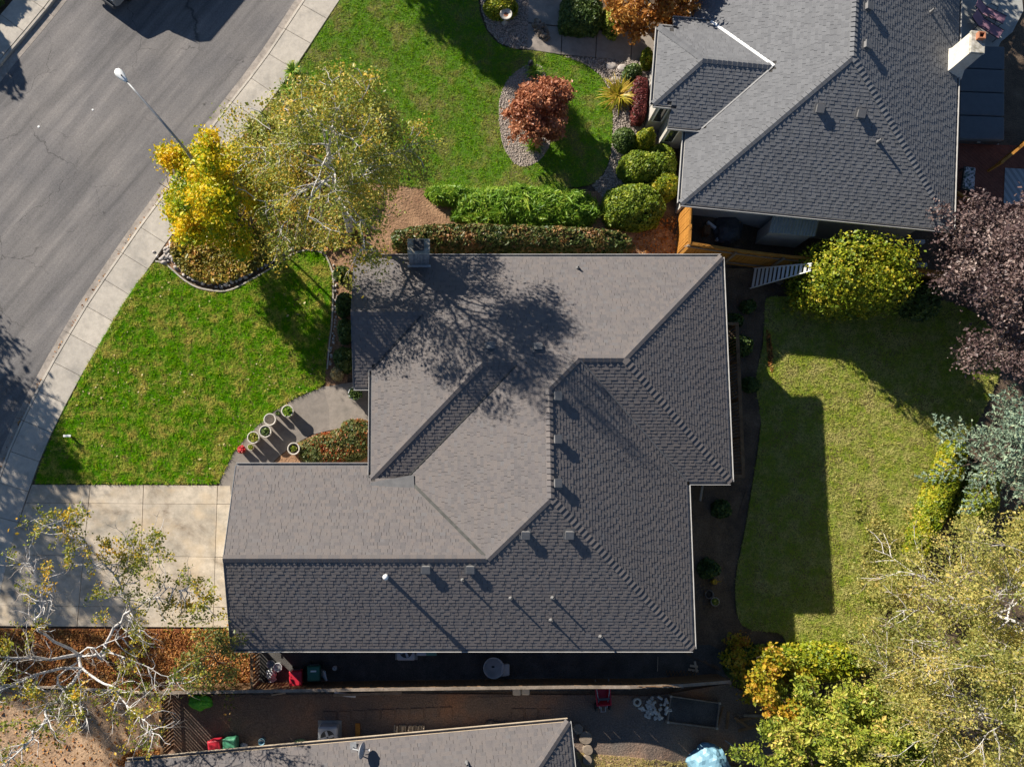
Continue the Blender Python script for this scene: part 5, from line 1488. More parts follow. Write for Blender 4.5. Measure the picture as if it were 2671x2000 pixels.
for i, (u, v, rx, ry, h, lab) in enumerate(((742, 655, .42, .55, .8, 'dark green shrub by the house wall below the brick chimney'), (746, 715, .4, .6, .8, 'dark green shrub halfway along the front house wall'), (741, 775, .45, .6, .9, 'dark green shrub near the front walk along the house wall'), (738, 590, .4, .35, .5, 'sage green shrub at the corner of the house by the birch'))):
    dbush('wall_shrub', lab, u, v, h, rx, ry, L['box_d'], 2200, 0.085, 60 + i, 2.1, noise_a=0.2)
dbush('straw_shrub', 'straw coloured tufted plant at the top of the front walk', 727, 806, 0.5, 0.28, 0.3, L['straw'], 1500, 0.06, 66, 2.0, elong=3.0)
c = D2(2052, 1075, 0)
bush('diagonal_hedge', 'yellow green clipped hedge strip along the right lawn edge', (c[0], c[1]), 0.62, 3.0, 1.1, L['hedge_y'], 15000, 0.085, 67, 3.6, rad(-25), noise_a=0.08, cat='hedge')
c = D2(2140, 1075, 0)
bush('edge_shrub', 'mixed green shrub under the blue cedar', (c[0], c[1]), 0.9, 1.5, 1.4, L['juniper'], 6000, 0.09, 68, 2.2, rad(-25), noise_a=0.2)
for i, (u, v, r_, h, lab) in enumerate(((1605, 745, .6, .9, 'broad leafed shrub in shade beside the deck rail'), (1618, 660, .35, .7, 'light leafed shrub beyond the roof corner near the ladder foot'), (1592, 690, .4, .6, 'small shaded shrub touching the right roof edge'), (1535, 1230, .55, .7, 'shaded garden plant with yellow blooms below the right eave'), (1560, 1100, .5, .6, 'shaded garden plant behind the lower right roof corner'), (1625, 830, .45, .5, 'small shaded shrub at the left edge of the back lawn'), (1990, 640, 1.2, 1.4, 'dark shaded hedge behind the yellow green block'))):
    dbush('garden_shrub', lab, u, v, h, r_, r_ * 0.85, L['box_d'], int(2600 * max(r_, .6)), 0.09, 80 + i, 2.0, noise_a=0.25)
c = D(1662, 760)
bush('rust_groundcover', 'rusty orange low plants along the left edge of the back lawn', c, 0.14, 0.95, 0.12, L['litter'], 900, 0.06, 90, 2.5, rad(3), noise_a=0.3, sink=.1)
# strap leaved plants
tuft('flax_plant', 'yellow striped flax with arching straps by the barberry hedge', D(1333, 212), 170, 1.15, 0.055, L['flax'], 1, 1.0)
tuft('day_lily', 'bright green grassy clump on the gravel below the red maple', D(1153, 318), 150, 0.62, 0.035, L['grassy'], 2)
tuft('day_lily', 'green grassy clump above the red maple', D(1153, 158), 110, 0.6, 0.035, L['grassy'], 3)
tuft('day_lily', 'green grassy clump on the pavement edge above the birch', D(636, 158), 130, 0.6, 0.05, L['grassy'], 4)
tuft('yucca_plant', 'brown green spiky plant beside the pavement behind the yellow tree', D(553, 283), 120, 0.9, 0.05, L['juniper'], 5)
for i, (u, v, lab) in enumerate(((622, 195, 'light green leafy clump on the pavement edge below the lily'), (600, 232, 'olive grassy clump along the pavement under the birch'), (578, 258, 'olive grassy clump next to the spiky plant'))):
    tuft('edge_grass', lab, D(u, v), 110, 0.6, 0.04, L['grassy'] if i == 0 else L['juniper'], 6 + i)
# low covers
carpet('ivy_cover', 'yellow green ground cover inside the rock border', smooth_line(poly_px([(448, 640), (520, 560), (620, 540), (720, 600), (740, 660), (680, 700), (620, 730), (570, 742), (520, 735), (470, 700)]), 3, True), 11000, 0.09, L['ground'], 1, 0.05, 0.28)
carpet('birch_underplanting', 'mixed low plants and fallen leaves under the birch', poly_px([(640, 360), (760, 260), (900, 470), (1000, 500), (940, 640), (850, 660), (740, 650), (600, 560)]), 9000, 0.09, L['ground'], 2, 0.03, 0.3)
carpet('mulch_leaves', 'orange fallen leaves on the mulch bed', poly_px([(-140, 1640), (590, 1640), (665, 1690), (665, 1795), (420, 1800), (-140, 1784)]), 22000, 0.058, L['litter'], 3, 0.02, 0.06, 'leaves')
carpet('dirt_leaves', 'scattered tan leaves on the bare dirt yard', poly_px([(-140, 1800), (415, 1812), (430, 2050), (-140, 2050)]), 1300, 0.07, L['litter'], 4, 0.03, 0.04, 'leaves')
carpet('leaf_drift', 'orange leaf drift against the corner of the lower house', poly_px([(300, 1990), (340, 1955), (420, 1950), (425, 1985), (330, 2000)]), 900, 0.075, L['litter'], 5, 0.04, 0.05, 'leaves')
carpet('lawn_leaves', 'pale fallen leaves scattered over the front lawn', front_lawn, 330, 0.06, L['straw'], 6, 0.06, 0.04, 'leaves', clump=0.45)
carpet('hedge_litter', 'brown leaf litter around the side gate', poly_px([(1660, 590), (1760, 560), (1790, 690), (1640, 690)]), 700, 0.06, L['litter'], 7, 0.03, 0.04, 'leaves')
gl = [p for p in curb_face[12:34]]
carpet('gutter_leaves', 'orange leaves collected along the kerb', gl + offset(curb, -0.3)[12:34][::-1], 240, 0.06, L['litter'], 8, -0.11, 0.03, 'leaves')

# trees that stand outside the picture and throw their shade into it
b = D2(-690, 740, 5)
tree('street_tree', 'street tree across the road outside the left picture edge', (b[0], b[1], 0), 11, 4.7, L['birch'], 15000, 0.13, M['trunk_b'], 16, limbs=22, start=0.3, sub=6, jitter=0.25, twigs=3)
for hgt, (u, v), lab, sd in ((11.5, (1195, 168), 'tall conifer beyond the upper picture edge shading the neighbouring lawn', 17), (10.0, (1178, 62), 'shorter conifer beside the tall one beyond the upper picture edge', 18)):
    tp = D(u, v); o_ = hgt * 0.76 / math.tan(SUN_EL) * 0.7071
    tree('lawn_conifer', lab, (tp[0] - o_, tp[1] + o_, 0), hgt, 2.2, L['box_d'], 16000, 0.14, M['trunk_b'], sd, limbs=40, start=0.08, sub=6, jitter=0.2, cone=1.0, up=0.15)
b = D2(2010, -330, 5)
tree('yard_tree', 'tree beyond the top edge shading the patio of the grey house', (b[0], b[1], -1.45), 12.0, 4.2, L['box_d'], 16000, 0.16, M['trunk_b'], 19, limbs=24, start=0.15, sub=6, jitter=0.3)
c = D(-195, -50)
bush('corner_shrub', 'rounded shrub across the street outside the upper left corner', c, 1.5, 1.5, 3.6, L['box_d'], 5000, 0.14, 93, 2.3, noise_a=0.15)
c = D(-150, -190)
bush('corner_shrub', 'second rounded shrub across the street behind the first', c, 1.3, 1.3, 3.2, L['box_d'], 4000, 0.14, 94, 2.3, noise_a=0.15)
c = D(8, 8)
bush('kerb_shrub', 'dark green shrub at the far pavement in the top left corner', (c[0] - 0.9, c[1] + 0.6), 1.0, 1.0, 0.9, L['box_d'], 3500, 0.08, 95, 2.3, noise_a=0.15)
b = D2(-500, 500, 5)
tree('street_tree', 'smaller street tree across the road above the other one', (b[0], b[1], 0), 8.0, 2.3, L['birch'], 9000, 0.13, M['trunk_b'], 27, limbs=18, start=0.3, sub=6, jitter=0.25, twigs=3)
# ------------------------------------------------------------------ fences
_pl = {}
def fence(name, label, pts, h, mat, w=0.14, gap=0.008, cap=True, cap_mat=None, rail_side=1, cat='fence', post_every=2.4, slope=True):
    """board fence along plan points; every board, post, rail and cap is a piece"""
    root = thing(name, label, cat, (pts[0][0], pts[0][1], gz(*pts[0][:2])))
    base = Vector(root.location)
    r = np.random.default_rng(int(abs(pts[0][0] * 37 + pts[0][1] * 11)))
    def loc(x, y, z): return (x - base.x, y - base.y, z - base.z)
    key = (round(h, 2), w, mat.name)
    if key not in _pl:
        _pl[key] = [MB().box((0, 0, hh / 2), (w, 0.02, hh)).mesh('plank', mat) for hh in (h, h * 0.992, h * 1.006)]
    for a, b in zip(pts, pts[1:]):
        a, b = Vector(a[:2]), Vector(b[:2])
        d = b - a; n = max(1, int(d.length / (w + gap))); ang = math.atan2(d.y, d.x); t = d.normalized(); nn = Vector((-t.y, t.x))
        for k in range(n):
            p = a + t * ((k + 0.5) * d.length / n) + nn * float(r.uniform(-.004, .004))
            link('plank', _pl[key][int(r.integers(3))], root, loc=loc(p.x, p.y, gz(p.x, p.y) + 0.03), rot=(float(r.normal() * .008), 0, ang))
        m = max(1, round(d.length / post_every))
        for k in range(m + 1):
            p = a + t * (k * d.length / m) - nn * 0.075 * rail_side
            MB().box((0, 0, h / 2), (0.1, 0.1, h)).build('post', M['wood_g'], root, loc=loc(p.x, p.y, gz(p.x, p.y)), rot=(0, 0, ang))
        for k in range(m):
            p = a + t * (k * d.length / m); q_ = a + t * ((k + 1) * d.length / m)
            for hh in (0.35, h - 0.3):
                o_ = nn * -0.04 * rail_side
                MB().bar(loc(p.x + o_.x, p.y + o_.y, gz(p.x, p.y) + hh), loc(q_.x + o_.x, q_.y + o_.y, gz(q_.x, q_.y) + hh), 0.04, 0.09).build('rail', M['wood_g'], root)
            if cap:
                MB().bar(loc(p.x, p.y, gz(p.x, p.y) + h + 0.055), loc(q_.x - t.x * .01, q_.y - t.y * .01, gz(q_.x, q_.y) + h + 0.055), 0.13, 0.035).build('cap_board', cap_mat or mat, root)
    return root
fence('board_fence', 'long grey brown board fence between the central and lower houses', [gp(415, 1806, 1.8), gp(1000, 1797, 1.8), gp(1500, 1791, 1.8), gp(1906, 1777, 1.8)], 1.75, M['wood_b'], cap_mat=M['wood_g'])
fence('gate_fence', 'short slatted gate closing the shaded alley beside the mulch bed', [gp(656, 1697, 1.7), gp(656, 1800, 1.8)], 1.65, M['wood_b'], w=0.09, gap=0.06, cat='gate')
fence('slat_fence', 'open slatted fence between the dirt yard and shaded side yard', [gp(417, 1812, 1.6), gp(424, 1975, 1.6)], 1.6, M['wood_b'], w=0.11, gap=0.05)
fence('cedar_fence', 'orange cedar board fence below the grey house', [gp(1798, 634, 2.0), gp(2046, 668, 2.0), gp(2260, 690, 2.0), gp(2490, 714, 2.0)], 1.95, M['wood_o'])
_c = gp(1798, 634, 2.0); _w = (11.9, 14.05)
fence('cedar_gate', 'sunlit orange cedar side gate against the grey house', [_c, _w], 1.95, M['wood_o'], cat='gate')
fence('cedar_fence', 'short cedar fence piece running to the central house wall', [(_c[0] - .05, _c[1] - .15), (11.2, 11.3)], 1.8, M['wood_o'])

# low timber edging of the mulch bed, concrete lawn edging
e0 = poly_px([(-60, 1786), (120, 1790), (250, 1796), (405, 1806)])
tb = thing('timber_edging', 'low weathered timber edging between mulch bed and dirt yard', 'edging', (e0[0][0], e0[0][1], 0))
for a, b in zip(e0, e0[1:]):
    MB().bar((a[0] - e0[0][0], a[1] - e0[0][1], 0.1), (b[0] - e0[0][0], b[1] - e0[0][1], 0.1), 0.09, 0.14).build('timber', M['wood_pale'], tb, bevel=0.01)
edge = smooth_line(poly_px([(406, 684), (430, 690), (454, 710), (482, 734), (515, 752), (560, 761), (591, 761), (624, 749), (670, 724), (715, 698), (764, 665), (806, 655), (842, 663), (858, 690), (867, 724), (867, 773), (864, 848), (858, 894), (852, 963)]), 3)
ed = tag(empty('lawn_edging'), kind='structure')
e_in = offset(edge, 0.07)
MBp = MB()
for k in range(len(edge) - 1):
    MBp.add([(*edge[k], .02), (*edge[k + 1], .02), (*e_in[k + 1], .02), (*e_in[k], .02), (*edge[k], .075), (*edge[k + 1], .075), (*e_in[k + 1], .075), (*e_in[k], .075)], [(4, 5, 6, 7), (0, 1, 5, 4), (2, 3, 7, 6)])
MBp.build('edging_strip', M['walk'], ed)

# ------------------------------------------------------------------ stones
def rock_mesh(seed, mat, flat=0.65):
    bm = bmesh.new(); bmesh.ops.create_icosphere(bm, subdivisions=2, radius=1.0)
    r = np.random.default_rng(seed)
    for v in bm.verts:
        k = 1 + 0.28 * noise.noise(v.co * 1.3 + Vector((seed * 3.1, 0, 0))) + 0.1 * noise.noise(v.co * 3 + Vector((seed, 5, 0)))
        v.co *= k; v.co.z *= flat
        v.co.y *= 0.8
    me = bpy.data.meshes.new('rock'); bm.to_mesh(me); bm.free()
    me.materials.append(mat); me.polygons.foreach_set('use_smooth', [True] * len(me.polygons))
    return me
ROCKS = [rock_mesh(i, M['stone']) for i in range(5)]
ROCKD = [rock_mesh(i + 9, M['stone_d'], 0.55) for i in range(5)]
rr = np.random.default_rng(77)
def scatter_rocks(root, pts, s0, s1, meshes, dz=0.0):
    bx, by, bz = root.location
    for p in pts:
        s = float(rr.uniform(s0, s1))
        o_ = link('rock', meshes[int(rr.integers(len(meshes)))], root, loc=(p[0] - bx, p[1] - by, gz(p[0], p[1]) + s * 0.45 - bz + dz + (p[2] if len(p) > 2 else 0)), rot=(float(rr.normal() * .2), float(rr.normal() * .2), float(rr.uniform(0, 6.28))))
        o_.scale = (s, s * float(rr.uniform(.7, 1)), s * float(rr.uniform(.7, 1.1)))
bpts = []
for p in resample(offset(edge, 0.32)[:-18], 0.17):
    bpts.append((p[0] + rr.normal() * .05, p[1] + rr.normal() * .05))
for p in resample(offset(edge, 0.55)[:24], 0.3):
    bpts.append((p[0] + rr.normal() * .07, p[1] + rr.normal() * .07))
cl = poly_px([(408, 672), (440, 640), (452, 630), (444, 690), (420, 686)])
bpts += [tuple(x) for x in sample_in(rr, cl, 20)]
rb = thing('rock_border', 'border of pale river stones around the ivy bed', 'rocks', (bpts[0][0], bpts[0][1], 0))
scatter_rocks(rb, bpts, 0.08, 0.155, ROCKS)
wpts = [tuple(p) for p in resample(poly_px([(872, 700), (878, 760), (876, 830), (870, 890), (862, 950)]), 0.16)]
rb2 = thing('rock_border', 'row of small stones between lawn and house wall shrubs', 'rocks', (wpts[0][0], wpts[0][1], 0))
scatter_rocks(rb2, [(p[0] + rr.normal() * .05, p[1] + rr.normal() * .05) for p in wpts], 0.06, 0.1, ROCKS)
c = D(1168, 68)
rp = thing('rock_pile', 'pile of jagged brown rocks on the path corner', 'rocks', (c[0], c[1], c[2]))
pile = []
for k in range(46):
    a, q_ = rr.uniform(0, 6.28), math.sqrt(rr.uniform())
    x, y = 0.36 * q_ * math.cos(a), 0.62 * q_ * math.sin(a)
    pile.append((c[0] + x * .9 + y * .35 * -1, c[1] + y * .85 - x * .2, 0.42 * (1 - q_) * rr.uniform(.5, 1)))
scatter_rocks(rp, pile, 0.08, 0.17, ROCKD)
for u, v, s, lab in ((1594, 174, .27, 'larger flat tan stepping stone on the gravel by the path'), (1622, 178, .24, 'flat tan stepping stone next to the glossy bush'), (1604, 209, .2, 'half buried tan stone above the flax plant')):
    p = gp(u, v)
    o_ = tag(link('stepping_stone', rock_mesh(int(s * 100), M['terracotta'] if False else M['stone_t'] if 'stone_t' in M else M['stone'], 0.2), loc=(p[0], p[1], p[2] + 0.05)), lab, 'stone'); o_.scale = (s, s, s)
for u, v, s, lab in ((1279, 1889, .28, 'dark boulder at the eave of the lower house'), (1296, 1890, .22, 'smaller brown boulder beside the dark one'), (1318, 1888, .18, 'smallest stone of the row by the lower eave'), (2031, 735, .22, 'pale flat boulder under the white ladder')):
    p = gp(u, v)
    o_ = tag(link('boulder', ROCKD[int(s * 50) % 5], loc=(p[0], p[1], p[2] + s * .4)), lab, 'stone'); o_.scale = (s, s, s)

# ------------------------------------------------------------------ street lamp, parked van, small street things
p = (-9.75, 14.3)
lamp = thing('street_lamp', 'tall street lamp with curved arm and white head above the road', 'street lamp', (p[0], p[1], 0))
MB().tube([(0, 0, 0), (0, 0, 3), (0, 0, 6.2)], [0.1, 0.085, 0.07], 10).build('pole', M['galv'], lamp, True)
hx, hy = at(330, 212, 7.6); dx, dy = hx - p[0], hy - p[1]
arm = [(0, 0, 6.2), (dx * .06, dy * .06, 6.55), (dx * .22, dy * .22, 6.95), (dx * .5, dy * .5, 7.3), (dx * .8, dy * .8, 7.5), (dx, dy, 7.55)]
MB().tube(arm, [0.06, 0.055, 0.05, 0.045, 0.04, 0.035], 10).build('arm', M['galv'], lamp, True)
ang = math.atan2(dy, dx)
hd = MB()
prof = [(0.0, .05, .04), (.1, .09, .07), (.3, .15, .1), (.5, .17, .11), (.62, .13, .09), (.68, .03, .03)]
vs = []
for x, w_, h_ in prof:
    for k in range(10):
        t = 2 * math.pi * k / 10; vs.append((x, w_ * math.cos(t), h_ * math.sin(t) * (1 if math.sin(t) > 0 else .6)))
hd.add(vs, [(i * 10 + k, i * 10 + (k + 1) % 10, (i + 1) * 10 + (k + 1) % 10, (i + 1) * 10 + k) for i in range(5) for k in range(10)] + [tuple(range(9, -1, -1)), tuple(50 + k for k in range(10))])
hh_ = hd.build('lamp_head', M['white'], lamp, True, loc=(dx, dy, 7.56), rot=(0, 0, ang))
MB().box((.42, 0, -.075), (.3, .22, .04)).build('lens', M['glass'], hh_, bevel=.015)
MB().lathe([(.03, .1), (.03, .16), (.02, .17)], 8, (.25, 0, 0)).build('photocell', M['grey_d'], hh_)

def van(loc, rz):
    root = thing('parked_van', 'silver van parked across the street at the top edge, front corner showing', 'van', loc, rz)
    body = [(0.0, .45), (0.0, .95), (.35, 1.05), (1.1, 1.2), (1.75, 2.05), (2.2, 2.25), (5.2, 2.25), (5.35, 2.0), (5.4, .5), (5.2, .35), (.2, .35)]
    mb = MB(); n = len(body)
    vs = [(x, -.95 if z < 1.3 else -.82, z) for x, z in body] + [(x, .95 if z < 1.3 else .82, z) for x, z in body]
    mb.add(vs, [tuple(range(n)), tuple(range(2 * n - 1, n - 1, -1))] + [((i + 1) % n, i, i + n, (i + 1) % n + n) for i in range(n)])
    mb.build('body', M['galv'], root, bevel=0.06)
    MB().add([(1.2, -.75, 1.34), (1.74, -.7, 2.06), (1.74, .7, 2.06), (1.2, .75, 1.34)], [(0, 1, 2, 3)]).build('windscreen', M['glass'], root, loc=(-.04, 0, .04))
    for s in (-1, 1):
        MB().box((.05, .66 * s, .8), (.16, .36, .18)).build('headlight', M['glass'], root, bevel=.03)
        MB().box((3.4, .87 * s, 1.7), (2.6, .05, .5)).build('side_window', M['glass'], root, bevel=.01)
        for x in (.95, 4.4):
            w_ = MB().lathe([(.2, -.1), (.33, -.1), (.34, -.05), (.34, .05), (.33, .1), (.2, .1)], 18).build('wheel', M['rubber'], root, True, loc=(x, .88 * s, .34), rot=(rad(90), 0, 0))
            MB().lathe([(.02, -.08), (.2, -.08), (.2, .08), (.02, .08)], 14).build('rim', M['galv'], w_)
    MB().box((-.06, 0, .5), (.16, 1.8, .22)).build('bumper', M['grey_d'], root, bevel=.04)
    return root
vx, vy = at(262, -14, 0.5)
van((vx, vy, -0.135), rad(53))
for u, v, r_, lab in ((101, 331, .06, 'white round survey cap in the roadway, lower of two'), (242, 287, .05, 'pale round survey cap in the roadway, upper of two')):
    x, y = at(u, v, -.14)
    tag(MB().lathe([(r_, -.02), (r_, .008), (r_ * .8, .014), (.02, .014)], 14, (0, 0, 0)).build('survey_cap', M['white'], None, loc=(x, y, -.14)), lab, 'road cap')
x, y, z = gp(190, 1140)
po = thing('lawn_post', 'small white topped post on the front lawn near the pavement', 'post', (x, y, z))
MB().box((0, 0, .18), (.07, .07, .36)).build('post', M['wood_b'], po)
MB().box((-.1, .03, .38), (.34, .1, .05)).build('arm', M['white'], po)

# ------------------------------------------------------------------ pots by the front walk
def pot(label, u, v, r_, h, body, rim, plant=None, n=0, size=.06, seed=0, name='plant_pot', fill=0.85, spread=1.0, grp=None, ground=None):
    z0 = 0.03 if ground is None else ground
    x, y = at(u, v, z0 + h)
    if ground is None: z0 = gz(x, y) + 0.03
    root = thing(name, label, 'plant pot', (x, y, z0), 0, grp)
    MB().lathe([(r_ * .72, 0), (r_ * .95, h * .9), (r_ * .95, h), (r_ * .8, h), (r_ * .78, h * .5), (.01, h * .5)], 24, close=False).build('vessel', body, root, True)
    MB().lathe([(r_ * .93, h - .035), (r_ * 1.02, h - .03), (r_ * 1.03, h + .015), (r_ * .98, h + .025), (r_ * .84, h + .02), (r_ * .8, h - .02)], 24, close=False).build('rim', rim, root, True)
    MB().lathe([(r_ * .82, h * fill - .02), (r_ * .6, h * fill + .005), (.01, h * fill + .01)], 18, close=False).build('soil', M['potsoil'], root)
    if plant:
        r = np.random.default_rng(seed)
        a = r.uniform(0, 6.28, n); q_ = np.sqrt(r.uniform(0, 1, n)) * r_ * .78 * spread
        P = np.c_[np.cos(a) * q_, np.sin(a) * q_, h * fill + .03 + r.uniform(0, .16, n) * (1 - q_ / r_ * .6)]
        V, F = leaf_quads(P, size, r, None, .6, 1.4)
        link('plant', np_mesh('plant', V, [F], plant, np.clip(r.normal(.55, .25, n), 0, 1)), root)
    return root
pot('large cream pot of bright green herbs nearest the house on the walk', 750, 1072, .28, .56, M['pot'], M['pot_rim'], L['grassy'], 260, .075, 1)
pot('empty looking large cream pot with a stone inside on the walk', 704, 1094, .28, .56, M['pot'], M['pot_rim'], None, fill=.45)
pot('large cream pot of pale green seedlings in the middle of the row', 692, 1125, .28, .56, M['pot'], M['pot_rim'], L['box_d'], 150, .07, 3, spread=.8)
pot('large cream pot of yellowing plants near the red flowers', 661, 1141, .28, .56, M['pot'], M['pot_rim'], L['juniper'], 220, .07, 4)
pot('small dark pot between two large cream pots', 725, 1078, .135, .36, M['grey_d'], M['grey_d'], L['box_d'], 60, .05, 5)
pot('small tan pot beside the pot of red flowers', 654, 1166, .15, .34, M['terracotta'], M['pot'], L['juniper'], 70, .05, 6)
L['redflower'] = leaf_mat('red_petal', [(0, (0.45, 0.02, 0.03)), (.6, (0.7, 0.05, 0.06)), (1, (0.8, 0.25, 0.22))], .3)
pot('small pot overflowing with red flowers at the lawn edge', 630, 1172, .19, .36, M['terracotta'], M['terracotta'], L['redflower'], 230, .06, 7, spread=1.15)
pot('large cream pot half hidden by the entry bed shrubs', 766, 1170, .28, .5, M['pot'], M['pot_rim'], L['box'], 60, .06, 8, spread=.6)
pot('grey pot of leafy plants beside the front door eave', 926, 1026, .3, .5, M['grey_p'], M['grey_p'], L['box_d'], 320, .1, 9, spread=1.2)
pot('wicker pot of brown flowers in the shaded garden', 1888, 1576, .2, .35, M['wood_b'], M['wood_pale'], L['juniper'], 120, .06, 10)
pot('round stone bowl in the shaded garden beside the wicker pot', 1871, 1556, .2, .4, M['stone_d'], M['stone_d'])
x, y, z = gp(1320, 38, .7)
bb = thing('birdbath', 'white stone birdbath with round basin at the top edge', 'birdbath', (x, y, z))
MB().lathe([(.18, 0), (.16, .05), (.07, .1), (.06, .55), (.12, .62)], 18).build('pedestal', M['pot_rim'], bb, True)
MB().lathe([(.06, .6), (.2, .64), (.29, .7), (.3, .74), (.26, .74), (.2, .69), (.01, .67)], 24, close=False).build('basin', M['pot_rim'], bb, True)
MB().lathe([(.16, .68), (.01, .685)], 18, close=False).build('water', M['terracotta'], bb)
x, y, z = gp(1684, 58, .3)
ur = thing('garden_urn', 'white urn in the shade below the orange maple', 'urn', (x, y, z))
MB().lathe([(.14, 0), (.1, .06), (.2, .22), (.22, .4), (.25, .45), (.2, .45), (.17, .38), (.01, .34)], 18, close=False).build('vessel', M['white'], ur, True)
x, y, z = gp(1384, 165, .6)
gl_ = thing('path_light', 'small black globe path light at the island bed edge', 'garden light', (x, y, z))
MB().tube([(0, 0, 0), (0, 0, .5)], .02).build('stem', M['dark_metal'], gl_)
MB().lathe([(.02, .48), (.1, .52), (.14, .6), (.12, .69), (.05, .75), (.01, .76)], 14).build('globe', M['dark_metal'], gl_, True)

# ------------------------------------------------------------------ alley and side yard
def bin_(label, u, v, mat, rz=0.0, h=1.0, w=.55, d=.62, sticker=False):
    x, y, z = gp(u, v, h)
    root = thing('wheeled_bin', label, 'bin', (x, y, z), rz)
    MB().add([(-w * .4, -d * .4, .05), (w * .4, -d * .4, .05), (w * .4, d * .4, .05), (-w * .4, d * .4, .05), (-w / 2, -d / 2, h - .06), (w / 2, -d / 2, h - .06), (w / 2, d / 2, h - .06), (-w / 2, d / 2, h - .06)],
             [(3, 2, 1, 0), (0, 1, 5, 4), (1, 2, 6, 5), (2, 3, 7, 6), (3, 0, 4, 7), (4, 5, 6, 7)]).build('body', mat, root, bevel=.03)
    li = MB().add([(-w * .54, -d * .54, h - .06), (w * .54, -d * .54, h - .06), (w * .54, d * .56, h - .06), (-w * .54, d * .56, h - .06), (-w * .46, -d * .46, h + .03), (w * .46, -d * .46, h + .03), (w * .46, d * .48, h + .05), (-w * .46, d * .48, h + .05)],
                  [(3, 2, 1, 0), (0, 1, 5, 4), (1, 2, 6, 5), (2, 3, 7, 6), (3, 0, 4, 7), (4, 5, 6, 7)]).build('lid', mat, root, bevel=.025)
    MB().tube([(-w * .4, d * .62, h - .04), (w * .4, d * .62, h - .04)], .018).build('handle', M['grey_d'], root)
    if sticker: MB().box((0, d * .2, h + .056), (w * .45, .07, .012)).build('sticker', M['white'], li)
    for s in (-1, 1):
        MB().lathe([(.02, -.03), (.12, -.03), (.12, .03), (.02, .03)], 14).build('wheel', M['rubber'], root, loc=(s * w * .45, d * .45, .12), rot=(0, rad(90), 0))
    return root
bin_('red wheeled bin partly in sun inside the alley gate', 771, 1770, M['red_p'], rad(3))
bin_('dark green wheeled bin with folding ladder in the alley', 818, 1757, M['green_p'], rad(2), sticker=True)
bin_('dark red bin with white sticker against the lower house', 559, 1950, M['red_p'], rad(188), .95, sticker=True)
bin_('mid green bin next to the red one against the lower house', 598, 1946, M['green_m'] if 'green_m' in M else plastic('mid_green_plastic', (0.08, 0.3, 0.17)), rad(185), .95)
bin_('grey bin half under the long eave in the alley', 1100, 1694, M['grey_p'], 0, .9, .45, .5)
bin_('teal green bin half under the long eave in the alley', 1124, 1694, plastic('teal_plastic', (0.1, 0.25, 0.2)), 0, .9, .5, .5)

def ac(label, u, v, h=.8, s=.8):
    x, y, z = gp(u, v, h)
    root = thing('air_conditioner', label, 'air conditioner', (x, y, z))
    MB().box((0, 0, .04), (s + .2, s + .2, .08)).build('pad', M['patio'], root)
    MB().box((0, 0, .08 + h / 2), (s, s, h)).build('case', M['grey_p'], root, bevel=.06)
    MB().lathe([(s * .4, h + .085), (s * .4, h + .11), (s * .36, h + .11), (s * .36, h + .085)], 24, close=False).build('fan_ring', M['grey_p'], root)
    MB().lathe([(s * .36, h + .088), (.01, h + .09)], 20, close=False).build('fan_well', M['dark_metal'], root)
    for k in range(4):
        a = k * math.pi / 2
        MB().bar((.04 * math.cos(a), .04 * math.sin(a), h + .1), (s * .33 * math.cos(a + .3), s * .33 * math.sin(a + .3), h + .1), .1, .012).build('fan_blade', M['grey_p'], root)
    return root
ac('square air conditioner with round fan beside the lower house', 855, 1921, .75, .85)
ac('white air conditioner half hidden under the long eave', 1059, 1697, .75, .8)

x, y, z = gp(1288, 1742, .5)
tub = thing('plastic_tub', 'large grey round plastic tub with a spout in the alley', 'tub', (x, y, z))
MB().lathe([(.36, 0), (.44, .45), (.47, .5), (.45, .52), (.41, .48), (.34, .1), (.01, .06)], 28, close=False).build('basin', M['grey_p'], tub, True)
MB().add([(.3, -.36, .02), (.66, -.3, .02), (.66, .16, .02), (.3, .12, .02), (.3, -.4, .46), (.72, -.34, .42), (.72, .18, .42), (.36, .16, .46)], [(0, 1, 5, 4), (1, 2, 6, 5), (2, 3, 7, 6), (3, 2, 1, 0), (4, 5, 6, 7)]).build('spout', M['grey_p'], tub, bevel=.04)
MB().box((.0, -.02, .075), (.13, .08, .02)).build('drain', M['dark_metal'], tub, bevel=.01)

def aluladder(label, u0, v0, h0, u1, v1, h1, w, n, mat, wide=1.0, name='ladder', tread=.04):
    """ladder from foot to head; wide = foot width factor"""
    a = Vector(gp(u0, v0)); a.z += h0
    b = Vector(gp(u1, v1, h1)); b.z += h1
    root = thing(name, label, 'ladder', tuple(a))
    d = b - a
    s = Vector((-d.y, d.x, 0)).normalized()
    for k in (-1, 1):
        MB().bar(s * k * w * wide / 2, d + s * k * w / 2, .035, .07).build('stile', mat, root)
    for i in range(n):
        t = (i + .6) / n
        ww = w * wide + (w - w * wide) * t
        MB().bar(d * t - s * ww / 2, d * t + s * ww / 2, tread, .025).build('rung', mat, root)
    return root
aluladder('white flared orchard ladder leaning into the yellow green block', 1960, 727, .05, 2117, 697, 3.0, .34, 14, M['white'], 3.0, 'orchard_ladder', .11)
aluladder('folded aluminium step ladder leaning on the green bin', 838, 1752, .1, 850, 1762, 1.3, .36, 6, M['galv'], 1.15, 'step_ladder', .06)

